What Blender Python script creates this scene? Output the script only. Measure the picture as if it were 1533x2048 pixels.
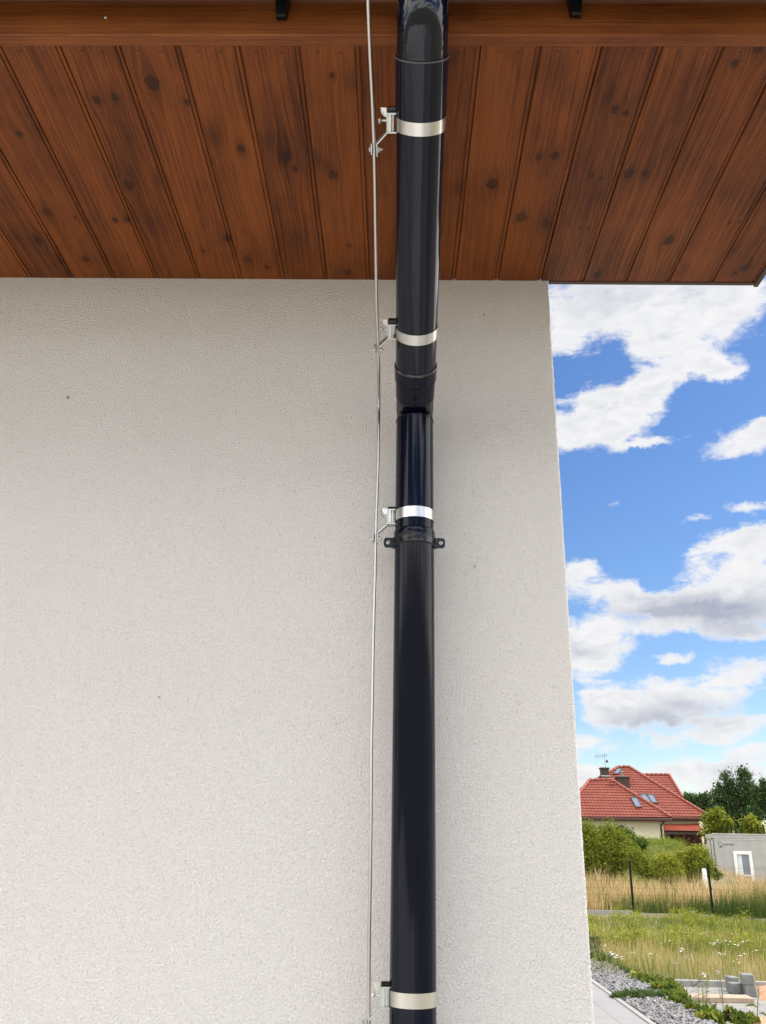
import bpy, math, random
import numpy as np
from math import radians as R, sin, cos, tan, pi, atan2, sqrt
from mathutils import Vector, Matrix

random.seed(7); rng = np.random.default_rng(11)
for o in list(bpy.data.objects): bpy.data.objects.remove(o)
sc = bpy.context.scene
col = sc.collection

# ------------------------------------------------------------------ camera
F = 1711.0; W, H = 1533, 2048
CAM = np.array([0.0, -2.15, 1.6])
def nrm(a): a = np.array(a, float); return a/np.linalg.norm(a)
cN = nrm([789-W/2, 1676-H/2, F])                 # direction into the wall, in (right, down, forward)
cU = np.array([77.0, -4495.0, F]); cU = nrm(cU - cU.dot(cN)*cN)
cX = np.cross(cN, cU)
M = np.column_stack([cX, cN, cU])                # world -> camera (right, down, forward)
cam = bpy.data.objects.new('camera', bpy.data.cameras.new('camera')); col.objects.link(cam)
rt, dn, fw = M[0], M[1], M[2]
mw = Matrix(((rt[0], -dn[0], -fw[0], CAM[0]), (rt[1], -dn[1], -fw[1], CAM[1]), (rt[2], -dn[2], -fw[2], CAM[2]), (0, 0, 0, 1)))
cam.matrix_world = mw
cam.data.sensor_fit = 'VERTICAL'; cam.data.sensor_height = 24.0; cam.data.lens = 24.0*F/H
cam.data.clip_start = 0.05; cam.data.clip_end = 5000
sc.camera = cam
def ray(u, v): return M.T @ nrm([u-W/2, v-H/2, F])
def onY(u, v, Y): d = ray(u, v); return CAM + d*((Y-CAM[1])/d[1])
def onZ(u, v, Z): d = ray(u, v); return CAM + d*((Z-CAM[2])/d[2])
def onP(u, v, p, n): d = ray(u, v); n = np.array(n, float); return CAM + d*(np.dot(np.array(p)-CAM, n)/np.dot(d, n))
def proj(p): c = M @ (np.array(p)-CAM); return (W/2+F*c[0]/c[2], H/2+F*c[1]/c[2], c[2])
def azel(u, v): d = ray(u, v); return atan2(d[0], d[1]), math.asin(d[2])

# ------------------------------------------------------------------ light
SUN_EL, SUN_AZ = R(50), R(84)                    # azimuth from +Y towards +X
sc.view_settings.view_transform = 'Standard'; sc.view_settings.look = 'None'
sc.view_settings.exposure = 0.56; sc.view_settings.gamma = 1.0
sun = bpy.data.objects.new('sun', bpy.data.lights.new('sun', 'SUN')); col.objects.link(sun)
sun.data.energy = 2.3; sun.data.angle = R(0.5); sun.data.color = (1.0, 0.94, 0.85)
sd = Vector((cos(SUN_EL)*sin(SUN_AZ), cos(SUN_EL)*cos(SUN_AZ), sin(SUN_EL)))
sun.rotation_euler = sd.to_track_quat('Z', 'Y').to_euler(); sun.location = (10, 2, 20)

world = bpy.data.worlds.new('World'); sc.world = world; world.use_nodes = True
class NT:
    def __init__(s, tree): s.t = tree; s.n = tree.nodes; s.l = tree.links
    def node(s, typ, **kw):
        n = s.n.new(typ)
        for k, v in kw.items(): setattr(n, k, v)
        return n
    def put(s, sock, v):
        if hasattr(v, 'default_value') or hasattr(v, 'is_linked'): s.l.new(v, sock)
        else: sock.default_value = v
    def math(s, op, a, b=0.0, c=0.0, clamp=False):
        n = s.node('ShaderNodeMath', operation=op, use_clamp=clamp)
        for i, x in enumerate((a, b, c)): s.put(n.inputs[i], x)
        return n.outputs[0]
    def mix(s, f, a, b, blend='MIX'):
        n = s.node('ShaderNodeMix', data_type='RGBA', blend_type=blend)
        s.put(n.inputs[0], f)
        for i, x in ((6, a), (7, b)):
            if isinstance(x, tuple) and len(x) == 3: x = (*x, 1)
            s.put(n.inputs[i], x)
        return n.outputs[2]
    def noise(s, vec, scale, detail=3, rough=.55, dist=0.0, out=0):
        n = s.node('ShaderNodeTexNoise'); s.put(n.inputs['Vector'], vec)
        n.inputs['Scale'].default_value = scale; n.inputs['Detail'].default_value = detail
        n.inputs['Roughness'].default_value = rough; n.inputs['Distortion'].default_value = dist
        return n.outputs[out]
    def mrange(s, v, a, b, c=0., d=1., smooth=False):
        n = s.node('ShaderNodeMapRange'); n.clamp = True
        if smooth: n.interpolation_type = 'SMOOTHSTEP'
        for i, x in enumerate((v, a, b, c, d)): s.put(n.inputs[i], x)
        return n.outputs[0]
    def xyz(s, x, y, z):
        n = s.node('ShaderNodeCombineXYZ')
        for i, q in enumerate((x, y, z)): s.put(n.inputs[i], q)
        return n.outputs[0]
    def sep(s, v):
        n = s.node('ShaderNodeSeparateXYZ'); s.put(n.inputs[0], v); return n.outputs
    def ramp(s, f, stops):
        n = s.node('ShaderNodeValToRGB'); s.put(n.inputs[0], f)
        e = n.color_ramp.elements
        while len(e) < len(stops): e.new(0.5)
        for q, (p, c) in zip(e, stops): q.position = p; q.color = (*c, 1)
        return n.outputs[0]

w = NT(world.node_tree); w.n.clear()
sky = w.node('ShaderNodeTexSky', sky_type='NISHITA', sun_disc=False, sun_elevation=SUN_EL, sun_rotation=SUN_AZ)
sky.altitude = 100; sky.air_density = 1.0; sky.dust_density = 0.6; sky.ozone_density = 1.6
geo = w.node('ShaderNodeNewGeometry'); tc = w.node('ShaderNodeTexCoord')
D = tc.outputs['Generated']
dx, dy, dz = w.sep(D)
az = w.math('ARCTAN2', dx, dy); el = w.math('ARCSINE', dz)
# clouds: (px u, px v, half width px, half height px, strength)
CL = [(1230, 600, 230, 75, 1.25), (1400, 610, 150, 70, 1.2), (1340, 680, 90, 35, .8), (1130, 690, 50, 45, .8),
      (1340, 745, 90, 36, 1.15), (1270, 795, 80, 42, 1.15), (1190, 830, 100, 55, 1.15), (1130, 870, 50, 45, .9), (1450, 732, 58, 30, 1.3),
      (1240, 860, 60, 28, .6), (1300, 885, 50, 14, .5), (1480, 885, 75, 38, 1.15), (1533, 850, 40, 30, .7),
      (1490, 1018, 50, 17, .95), (1460, 1085, 62, 26, .8), (1530, 1085, 80, 45, 1.0), (1385, 1120, 34, 26, .7), (1385, 1040, 40, 12, .7), (1225, 1018, 26, 10, .6), (1290, 890, 60, 14, .7),
      (1490, 1170, 110, 60, 1.25), (1370, 1205, 130, 42, 1.2), (1240, 1195, 80, 30, 1.05), (1490, 1262, 100, 30, 1.0), (1330, 1250, 90, 20, .7),
      (1150, 1150, 42, 34, 1.4), (1160, 1285, 80, 46, 1.5), (1150, 1330, 80, 32, .9), (1225, 1225, 30, 40, .3), (1355, 1316, 32, 14, 1.1),
      (1510, 1335, 80, 26, 1.0), (1400, 1378, 130, 32, 1.15), (1280, 1425, 110, 34, 1.15), (1470, 1440, 110, 30, 1.0), (1190, 1370, 60, 12, .6),
      (1150, 1490, 70, 22, 1.1), (1380, 1475, 130, 16, .8), (1190, 1545, 75, 24, 1.4), (1420, 1530, 130, 26, 1.4), (1510, 1500, 70, 16, 1.1), (1215, 1400, 70, 20, .9), (1180, 1430, 60, 30, .8), (1460, 1570, 120, 30, 1.0)]
DK = [(1450, 1215, 110, 34, 1.0), (1260, 1222, 80, 14, .55), (1340, 1205, 70, 25, .7), (1310, 1440, 110, 24, .8), (1510, 1400, 70, 20, .7), (1200, 590, 110, 40, .35),
      (1470, 1260, 80, 20, .5), (1400, 1410, 100, 14, .4), (1170, 1300, 40, 12, .3)]
def blobs(lst, jx, jy):
    tot = None
    for (u, v, a, b, s) in lst:
        A, E = azel(u, v); A2, _ = azel(u+a*.9, v); _, E2 = azel(u, v-b*.86)
        gx = w.math('MULTIPLY', w.math('SUBTRACT', jx, A), 1/abs(A2-A)); gy = w.math('MULTIPLY', w.math('SUBTRACT', jy, E), 1/abs(E2-E))
        r2 = w.math('ADD', w.math('MULTIPLY', gx, gx), w.math('MULTIPLY', gy, gy))
        g = w.math('MULTIPLY', w.math('EXPONENT', w.math('MULTIPLY', r2, -0.75)), s)
        tot = g if tot is None else w.math('ADD', tot, g)
    return tot
wn = w.node('ShaderNodeTexNoise'); w.l.new(D, wn.inputs['Vector']); wn.inputs['Scale'].default_value = 14; wn.inputs['Detail'].default_value = 6; wn.inputs['Roughness'].default_value = .62
wr, wg, wb = w.sep(wn.outputs['Color'])
jx = w.math('ADD', az, w.math('MULTIPLY', w.math('SUBTRACT', wr, .5), .075))
jy = w.math('ADD', el, w.math('MULTIPLY', w.math('SUBTRACT', wg, .5), .055))
field = blobs(CL, jx, jy)
st = w.node('ShaderNodeMapping'); w.l.new(D, st.inputs[0]); st.inputs['Scale'].default_value = (1, 1, 2.2)
fine = w.noise(st.outputs[0], 26, 10, .66, .4)
den = w.math('ADD', field, w.math('MULTIPLY', w.math('SUBTRACT', fine, .5), 1.9))
maskA = w.mrange(den, .42, 1.10, smooth=True)
# unseen clouds over the rest of the sky, made brighter to light the wall
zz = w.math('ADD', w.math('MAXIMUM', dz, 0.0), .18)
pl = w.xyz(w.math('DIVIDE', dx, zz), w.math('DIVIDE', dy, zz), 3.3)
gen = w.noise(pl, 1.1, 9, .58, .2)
side = w.math('EXPONENT', w.math('MULTIPLY', w.math('POWER', w.math('MULTIPLY', w.math('SUBTRACT', az, 1.35), 1.9), 2.0), -1.0))  # extra cloud cover added to the right to brighten the sloped pipe's reflection
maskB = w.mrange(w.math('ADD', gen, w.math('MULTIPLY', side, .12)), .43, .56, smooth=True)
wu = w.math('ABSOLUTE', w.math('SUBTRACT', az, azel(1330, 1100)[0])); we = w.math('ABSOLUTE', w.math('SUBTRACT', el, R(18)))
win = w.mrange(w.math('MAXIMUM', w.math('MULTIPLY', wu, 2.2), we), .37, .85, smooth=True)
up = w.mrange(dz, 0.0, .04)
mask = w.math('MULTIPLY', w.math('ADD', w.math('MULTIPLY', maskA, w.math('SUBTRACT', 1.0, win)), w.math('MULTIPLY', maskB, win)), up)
dark = w.math('MULTIPLY', w.math('MULTIPLY', blobs(DK, jx, jy), w.math('SUBTRACT', 1.0, win)), w.mrange(den, .6, 1.1), clamp=True)
tone = w.mrange(w.noise(st.outputs[0], 24, 9, .62, .6), .36, .60, 0.0, 1.0)
thick = w.mrange(den, .7, 2.0)
tint_ = w.mix(w.math('MULTIPLY', w.math('SUBTRACT', 1.0, tone), w.math('MULTIPLY', thick, .9)), (1.10, 1.10, 1.11), (.74, .78, .88))
ccol = w.mix(w.math('MINIMUM', dark, 1.0), (1.0, 1.0, 1.0), (.52, .56, .66))
ccol = w.mix(1.0, ccol, tint_, 'MULTIPLY')
ccol = w.mix(win, ccol, (3.9, 3.75, 3.58))  # out-of-frame clouds boosted far above the visible ones as fill light
skyc = w.node('ShaderNodeHueSaturation'); w.l.new(sky.outputs[0], skyc.inputs['Color']); skyc.inputs['Saturation'].default_value = 1.26; skyc.inputs['Hue'].default_value = .508
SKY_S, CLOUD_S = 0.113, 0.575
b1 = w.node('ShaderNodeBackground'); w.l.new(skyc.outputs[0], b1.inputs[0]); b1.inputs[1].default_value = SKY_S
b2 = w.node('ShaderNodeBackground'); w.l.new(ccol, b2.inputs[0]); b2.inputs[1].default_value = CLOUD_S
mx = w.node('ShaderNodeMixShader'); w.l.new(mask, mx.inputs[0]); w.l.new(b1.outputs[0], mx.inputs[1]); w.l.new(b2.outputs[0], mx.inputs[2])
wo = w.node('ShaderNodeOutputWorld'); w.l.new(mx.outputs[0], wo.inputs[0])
world.cycles.sampling_method = 'MANUAL'; world.cycles.sample_map_resolution = 1024

# ------------------------------------------------------------------ materials
def mat(name, base=(.5, .5, .5), rough=.6, metal=0., spec=.5, coat=0., fn=None):
    m = bpy.data.materials.new(name); m.use_nodes = True
    n = NT(m.node_tree); b = m.node_tree.nodes['Principled BSDF']
    b.inputs['Base Color'].default_value = (*base, 1); b.inputs['Roughness'].default_value = rough
    b.inputs['Metallic'].default_value = metal; b.inputs['Specular IOR Level'].default_value = spec
    b.inputs['Coat Weight'].default_value = coat
    if fn: fn(n, b)
    return m
def objc(n): return n.node('ShaderNodeTexCoord').outputs['Object']
def bump(n, b, h, strength, dist, normal=None):
    k = n.node('ShaderNodeBump'); k.inputs['Strength'].default_value = strength; k.inputs['Distance'].default_value = dist
    n.put(k.inputs['Height'], h)
    if normal is not None: n.l.new(normal, k.inputs['Normal'])
    n.l.new(k.outputs[0], b.inputs['Normal']); return k.outputs[0]
def vary(c1, c2, scale, bs=0., bd=.01, bscale=None, detail=5):
    def f(n, b):
        v = objc(n); k = n.noise(v, scale, detail)
        n.l.new(n.mix(n.mrange(k, .3, .7), c1, c2), b.inputs['Base Color'])
        if bs: bump(n, b, n.noise(v, bscale or scale*4, 4), bs, bd)
    return f
def stucco(n, b):
    v = objc(n)
    k1 = n.noise(v, 215, 4, .62, .5); k2 = n.noise(v, 420, 3, .6); big = n.noise(v, 1.3, 3); med = n.noise(v, 30, 3)
    h = n.math('ADD', n.mrange(k1, .26, .74, 0.0, 1.5), n.math('MULTIPLY', k2, .45))
    bump(n, b, h, 1.0, .0038)
    c = n.mix(n.mrange(big, .3, .7), (.845, .822, .808), (.815, .788, .772))
    pit_shade = n.mrange(k1, .28, .42, .66, 1.0)  # shade of the hollows painted into the colour, following the bump
    c = n.mix(1.0, c, pit_shade, 'MULTIPLY')
    n.l.new(c, b.inputs['Base Color'])
def wood(scaley=5.0, use_attr=True, c_lo=(.056, .0128, .0022), c_hi=(.205, .056, .0090), axis='y'):
    def f(n, b):
        x, y, z = n.sep(objc(n))
        if use_attr:
            at = lambda s: n.node('ShaderNodeAttribute', attribute_name=s).outputs['Fac']
            gx, kn, br = at('gx'), at('knot'), at('brd')
        else:
            gx = n.math('ADD', z, n.math('MULTIPLY', y, 1.3)); y = n.math('MULTIPLY', x, 1.0); kn = None; br = None
        off = n.math('MULTIPLY', br, 37.0) if br else 0.0
        wv = n.xyz(n.math('MULTIPLY', gx, 1.0), n.math('ADD', n.math('MULTIPLY', y, .035), off), off)
        wob = n.math('MULTIPLY', n.noise(n.xyz(n.math('MULTIPLY', gx, 3.0), n.math('MULTIPLY', y, 1.2), off), 2.0, 2), .018)
        g1 = n.noise(n.xyz(n.math('ADD', gx, wob), n.math('MULTIPLY', y, .012), off), 190, 4, .6)
        g2 = n.noise(wv, 640, 3, .6)
        bl = n.noise(n.xyz(n.math('MULTIPLY', gx, 1.0), n.math('MULTIPLY', y, .35), off), 9, 3)
        t = n.math('ADD', n.math('MULTIPLY', g1, .55), n.math('ADD', n.math('MULTIPLY', g2, .30), n.math('MULTIPLY', bl, .45)))
        if br: t = n.math('ADD', t, n.math('MULTIPLY', n.math('SUBTRACT', br, .5), .11))
        c = n.mix(n.mrange(t, .50, .80), c_lo, c_hi)
        if kn:
            c = n.mix(n.math('MULTIPLY', kn, 1.0, clamp=True), c, (.017, .0050, .0018))
        n.l.new(c, b.inputs['Base Color'])
        n.l.new(n.mrange(g1, .3, .7, .5, .38), b.inputs['Roughness'])
        bump(n, b, n.math('ADD', g1, g2), .35, .0012)
    return f
M_STUCCO = mat('stucco', rough=1.0, spec=.04, fn=stucco)
M_WOOD = mat('stained_pine', spec=.22, fn=wood())
M_WOODX = mat('stained_pine_fascia', spec=.22, fn=wood(use_attr=False, c_lo=(.095, .024, .005), c_hi=(.23, .072, .018)))
M_WDARK = mat('weathered_wood', (.06, .035, .025), .7)
def pipef(n, b, rot=0.0):
    v = objc(n)
    if rot:
        m0 = n.node('ShaderNodeMapping'); n.l.new(v, m0.inputs[0]); m0.inputs['Rotation'].default_value = (rot, 0, 0); v = m0.outputs[0]
    k = n.noise(v, 60, 5, .6); st = n.node('ShaderNodeMapping'); n.l.new(v, st.inputs[0]); st.inputs['Scale'].default_value = (1, 1, .15)
    s = n.noise(st.outputs[0], 55, 4, .7)
    n.l.new(n.mrange(s, .35, .75, .06, .14), b.inputs['Roughness'])
    n.l.new(n.mix(n.mrange(n.noise(v, 160, 6, .75), .66, .80), (.0020, .0034, .0110), (.0085, .0095, .0135)), b.inputs['Base Color'])
    s2 = n.node('ShaderNodeMapping'); n.l.new(v, s2.inputs[0]); s2.inputs['Scale'].default_value = (1, 1, .012)
    bump(n, b, n.math('ADD', n.noise(s2.outputs[0], 62, 3, .55), n.math('MULTIPLY', n.noise(v, 9, 2), .12)), .5, .0022)
M_PIPE = mat('black_pvc', (.006, .007, .012), .16, spec=.20, fn=pipef)
def rimf(n, b):
    v = objc(n); n.l.new(n.mix(n.mrange(n.noise(v, 70, 6, .7), .48, .66), (.012, .012, .014), (.16, .14, .12)), b.inputs['Base Color'])
M_PIPES = mat('black_pvc_sloped', (.006, .007, .012), .16, spec=.32, fn=lambda n, b: pipef(n, b, atan2(-.885, .465)))
M_RIM = mat('dusty_black_pvc', (.02, .02, .022), .55, fn=rimf)
M_CLAMP = mat('black_enamel', (.006, .007, .009), .2, spec=.35)
def steelf(n, b):
    x, y, z = n.sep(objc(n))
    a = n.math('ARCTAN2', x, y)
    k = n.noise(n.xyz(n.math('MULTIPLY', a, 6.0), 0.0, n.math('MULTIPLY', z, 4.0)), 4, 4, .6)
    n.l.new(n.mrange(k, .3, .7, .27, .33), b.inputs['Roughness'])
M_STEEL = mat('stainless_strap', (.60, .59, .565), .26, 1.0, fn=steelf)
M_ZINC = mat('zinc_plate', (.50, .54, .52), .36, .8)
M_WIRE = mat('galvanised_wire', (.50, .47, .45), .30, 1.0, fn=lambda n, b: bump(n, b, n.noise(objc(n), 120, 2), .2, .001))
M_NAIL = mat('nail_hole', (.02, .010, .006), .6)
M_SCREW = mat('screw_steel', (.45, .45, .44), .35, .9)
def slabf(n, b):
    v = objc(n); x, y, z = n.sep(v)
    def joint(c, off, step, wd):
        m_ = n.math('FRACT', n.math('MULTIPLY', n.math('ADD', c, off), 1/step))
        m_ = n.math('MULTIPLY', n.math('MINIMUM', m_, n.math('SUBTRACT', 1.0, m_)), step)
        return n.mrange(m_, wd*.5, wd)
    j = n.math('MULTIPLY', joint(x, -2.147+60, .6, .005), joint(y, 60.1, .9, .005))
    c = n.mix(n.mrange(n.noise(v, 3, 5, .6), .3, .7), (.25, .25, .262), (.30, .298, .30))
    c = n.mix(n.mrange(n.noise(v, 220, 3), .35, .6), (.23, .23, .235), c)
    c = n.mix(j, (.16, .155, .145), c)
    n.l.new(c, b.inputs['Base Color']); bump(n, b, j, .5, .004)
M_SLAB = mat('concrete_slab', rough=.8, spec=.3, fn=slabf)
M_KERB = mat('concrete_kerb', rough=.85, fn=vary((.25, .25, .25), (.33, .325, .31), 14, .5, .004, 120))
def pavef(n, b):
    v = objc(n)
    t = n.node('ShaderNodeTexBrick'); n.l.new(v, t.inputs['Vector']); t.inputs['Scale'].default_value = 1.0
    t.inputs['Brick Width'].default_value = .20; t.inputs['Row Height'].default_value = .10; t.inputs['Mortar Size'].default_value = .006
    t.inputs['Color1'].default_value = (.19, .195, .20, 1); t.inputs['Color2'].default_value = (.245, .248, .248, 1); t.inputs['Mortar'].default_value = (.10, .095, .09, 1)
    c = n.mix(n.mrange(n.noise(v, 5, 5), .45, .7), t.outputs['Color'], (.28, .255, .225))
    n.l.new(c, b.inputs['Base Color']); bump(n, b, n.math('SUBTRACT', 1.0, t.outputs['Fac']), .6, .006)
M_PAVE = mat('block_paving', rough=.85, fn=pavef)
M_SAND = mat('orange_sand', rough=.95, fn=vary((.36, .20, .115), (.47, .29, .18), 9, .8, .02, 40))
M_BLOCK = mat('grey_block', rough=.9, fn=vary((.16, .172, .172), (.23, .24, .235), 16, .6, .004, 90))
M_PLANK = mat('raw_plank', rough=.8, fn=vary((.34, .25, .18), (.44, .34, .25), 12, .4, .003, 60))
def attrcol(stops, noise_amt=.15, attr='tint', transl=.25):
    def f(n, b):
        t = n.node('ShaderNodeAttribute', attribute_name=attr).outputs['Fac']
        c = n.ramp(t, stops)
        n.l.new(c, b.inputs['Base Color']); b.inputs['Roughness'].default_value = .75; b.inputs['Specular IOR Level'].default_value = .2
        tr = n.node('ShaderNodeBsdfTranslucent'); n.l.new(c, tr.inputs[0])
        ms = n.node('ShaderNodeMixShader'); ms.inputs[0].default_value = transl
        out = [q for q in n.n if q.type == 'OUTPUT_MATERIAL'][0]
        n.l.new(b.outputs[0], ms.inputs[1]); n.l.new(tr.outputs[0], ms.inputs[2]); n.l.new(ms.outputs[0], out.inputs[0])
    return f
M_STONE = mat('crushed_stone', rough=.85, fn=lambda n, b: n.l.new(n.mix(n.mrange(n.noise(objc(n), 60, 4), .35, .65), n.ramp(n.node('ShaderNodeAttribute', attribute_name='tint').outputs['Fac'], [(0, (.06, .06, .065)), (.5, (.19, .19, .20)), (1, (.46, .455, .45))]), (.25, .25, .258)), b.inputs['Base Color']))
M_MEADOW = mat('meadow_grass', fn=attrcol([(0, (.055, .095, .016)), (.3, (.15, .21, .030)), (.55, (.27, .29, .060)), (.78, (.42, .34, .14)), (1, (.55, .42, .22))]))
M_DRY = mat('dry_grass', fn=attrcol([(0, (.055, .10, .018)), (.3, (.15, .18, .035)), (.6, (.44, .33, .14)), (1, (.72, .52, .29))]))
M_BANK = mat('bank_grass', fn=attrcol([(0, (.07, .13, .025)), (.5, (.16, .22, .045)), (1, (.36, .34, .13))]))
M_LEAFD = mat('dark_leaves', fn=attrcol([(0, (.018, .042, .015)), (.5, (.045, .085, .026)), (1, (.12, .18, .05))]))
M_LEAFY = mat('yellow_green_leaves', fn=attrcol([(0, (.09, .125, .014)), (.5, (.24, .27, .028)), (1, (.44, .44, .06))]))
M_LEAFG = mat('ground_leaves', fn=attrcol([(0, (.03, .06, .012)), (.4, (.08, .13, .02)), (.8, (.22, .26, .03)), (1, (.34, .22, .05))]))
M_THUJA = mat('thuja_leaves', fn=attrcol([(0, (.012, .03, .008)), (1, (.06, .10, .02))]))
M_BARK = mat('bark', rough=.9, fn=vary((.07, .055, .04), (.13, .10, .075), 9, .6, .02, 30))
M_SOIL = mat('soil', rough=.95, fn=vary((.125, .125, .065), (.205, .175, .115), .7, .5, .05, 12))
M_STEM = mat('green_stem', (.10, .13, .03), .8)
M_PETAL = mat('white_petals', (.75, .74, .66), .7)
M_CREAM = mat('cream_render', rough=.9, fn=vary((.70, .64, .44), (.76, .70, .50), 2, .3, .01, 60))
def tilef(n, b):
    v = objc(n); x, y, z = n.sep(v)
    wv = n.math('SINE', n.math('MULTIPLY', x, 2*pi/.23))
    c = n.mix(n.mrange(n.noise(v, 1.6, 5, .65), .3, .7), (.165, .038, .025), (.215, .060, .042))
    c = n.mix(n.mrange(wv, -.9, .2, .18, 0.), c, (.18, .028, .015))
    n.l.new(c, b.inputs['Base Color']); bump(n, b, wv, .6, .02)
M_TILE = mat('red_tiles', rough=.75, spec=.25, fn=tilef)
M_TILEO = mat('orange_red_tiles', rough=.6, fn=lambda n, b: (n.l.new(n.mix(n.mrange(n.noise(objc(n), 2, 4), .3, .7), (.27, .050, .025), (.34, .075, .038)), b.inputs['Base Color'])))
M_CHIM = mat('brown_chimney', rough=.8, fn=vary((.045, .028, .022), (.075, .045, .035), 3, .3, .01, 30))
M_BROWN = mat('brown_gutter', (.07, .022, .016), .5)
M_SHED = mat('dark_red_boards', rough=.8, fn=vary((.05, .010, .010), (.09, .02, .016), 4))
M_CONC = mat('grey_concrete', rough=.88, fn=vary((.33, .33, .32), (.41, .405, .39), 2.2, .3, .004, 40))
M_CONCL = mat('pale_concrete', rough=.88, fn=vary((.40, .395, .38), (.50, .49, .47), 3, .3, .004, 40))
M_WHITE = mat('white_frame', (.80, .80, .80), .4)
M_GLASS = mat('window_glass', (.20, .235, .28), .08, spec=.7)
M_SKYG = mat('skylight_glass', (.07, .11, .19), .12, spec=.5)
M_DGLASS = mat('dark_glass', (.05, .06, .07), .08, spec=.8)
M_CURT = mat('white_curtain', (.62, .66, .66), .9)
M_INK = mat('black_lettering', (.035, .035, .04), .6)
M_POST = mat('dark_green_post', (.006, .011, .010), .6, spec=.15)
M_SPIDER = mat('spider_black', (.012, .010, .009), .5)
M_ROOF = mat('anthracite_tiles', rough=.6, fn=vary((.03, .03, .033), (.05, .05, .053), 3, .6, .02, 8))

# ------------------------------------------------------------------ mesh helpers
class MB:
    def __init__(s): s.v = []; s.f = []; s.sm = []
    def add(s, vs, fs, smooth=False):
        o = len(s.v); s.v += [tuple(map(float, p)) for p in vs]
        for f in fs: s.f.append(tuple(i+o for i in f)); s.sm.append(smooth)
        return s
    def box(s, x0, x1, y0, y1, z0, z1, T=None):
        vs = [(x, y, z) for z in (z0, z1) for y in (y0, y1) for x in (x0, x1)]
        if T is not None: vs = [tuple(T @ Vector(p)) for p in vs]
        return s.add(vs, [(0, 2, 3, 1), (4, 5, 7, 6), (0, 1, 5, 4), (2, 6, 7, 3), (0, 4, 6, 2), (1, 3, 7, 5)])
    def bbox(s, x0, x1, y0, y1, z0, z1, b=.003, T=None):      # box with chamfered edges
        vs = []; idx = {}
        X, Y, Z = (x0, x1), (y0, y1), (z0, z1)
        for i in (0, 1):
            for j in (0, 1):
                for k in (0, 1):
                    sx, sy, sz = (1, -1)[i], (1, -1)[j], (1, -1)[k]
                    for a in range(3):
                        p = [X[i]+sx*b, Y[j]+sy*b, Z[k]+sz*b]; p[a] = (X[i], Y[j], Z[k])[a]
                        idx[i, j, k, a] = len(vs); vs.append(tuple(p))
        if T is not None: vs = [tuple(T @ Vector(p)) for p in vs]
        fs = []
        q = lambda *t: fs.append(tuple(idx[e] for e in t))
        for i in (0, 1): q((i, 0, 0, 0), (i, 1, 0, 0), (i, 1, 1, 0), (i, 0, 1, 0)); q((0, i, 0, 1), (1, i, 0, 1), (1, i, 1, 1), (0, i, 1, 1)); q((0, 0, i, 2), (1, 0, i, 2), (1, 1, i, 2), (0, 1, i, 2))
        for j in (0, 1):
            for k in (0, 1):
                q((0, j, k, 1), (1, j, k, 1), (1, j, k, 2), (0, j, k, 2)); q((j, 0, k, 0), (j, 1, k, 0), (j, 1, k, 2), (j, 0, k, 2)); q((j, k, 0, 0), (j, k, 1, 0), (j, k, 1, 1), (j, k, 0, 1))
        for i in (0, 1):
            for j in (0, 1):
                for k in (0, 1): q((i, j, k, 0), (i, j, k, 1), (i, j, k, 2))
        return s.add(vs, fs)
    def tube(s, pts, rad, n=24, caps=True, smooth=True, ref=(1, 0, 0)):
        pts = [np.array(p, float) for p in pts]; m = len(pts)
        rad = [rad]*m if np.isscalar(rad) else rad
        vs = []
        for i in range(m):
            a = pts[max(i-1, 0)]; b = pts[min(i+1, m-1)]
            ta = nrm(pts[i]-a) if i > 0 and np.linalg.norm(pts[i]-a) > 1e-9 else None
            tb = nrm(b-pts[i]) if i < m-1 and np.linalg.norm(b-pts[i]) > 1e-9 else None
            if ta is None and tb is None: ta = tb = nrm(b-a)
            t = nrm((ta if ta is not None else tb)+(tb if tb is not None else ta))
            rf = np.array(ref, float)
            if abs(rf.dot(t)) > .95: rf = np.array((0, 1., 0)) if abs(t[1]) < .9 else np.array((0, 0, 1.))
            u = nrm(rf - rf.dot(t)*t); w_ = np.cross(t, u)
            k = 1.0
            if ta is not None and tb is not None: k = 1/max(.5, t.dot(ta))
            for j in range(n):
                a_ = 2*pi*j/n
                vs.append(pts[i]+rad[i]*(cos(a_)*u+sin(a_)*w_*k))
        fs = [(i*n+j, i*n+(j+1) % n, (i+1)*n+(j+1) % n, (i+1)*n+j) for i in range(m-1) for j in range(n)]
        s.add(vs, fs, smooth)
        if caps:
            o = len(s.v)-m*n
            s.f.append(tuple(o+j for j in range(n))[::-1]); s.sm.append(False)
            s.f.append(tuple(o+(m-1)*n+j for j in range(n))); s.sm.append(False)
        return s
    def lathe(s, prof, c=(0, 0, 0), ax=(0, 0, 1), n=48, smooth=True, ref=(1, 0, 0), closed=False, sharp=False):
        if sharp:
            prof = list(prof)+([prof[0]] if closed else [])
            for q0, q1 in zip(prof[:-1], prof[1:]): s.lathe([q0, q1], c, ax, n, smooth, ref)
            return s
        c = np.array(c, float); t = nrm(ax); rf = np.array(ref, float)
        if abs(rf.dot(t)) > .95: rf = np.array((0, 1., 0))
        u = nrm(rf-rf.dot(t)*t); w_ = np.cross(t, u)
        vs = [c+t*h+r*(cos(2*pi*j/n)*u+sin(2*pi*j/n)*w_) for (r, h) in prof for j in range(n)]
        m = len(prof)
        rng_ = range(m) if closed else range(m-1)
        fs = [(i*n+j, i*n+(j+1) % n, ((i+1) % m)*n+(j+1) % n, ((i+1) % m)*n+j) for i in rng_ for j in range(n)]
        return s.add(vs, fs, smooth)
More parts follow.
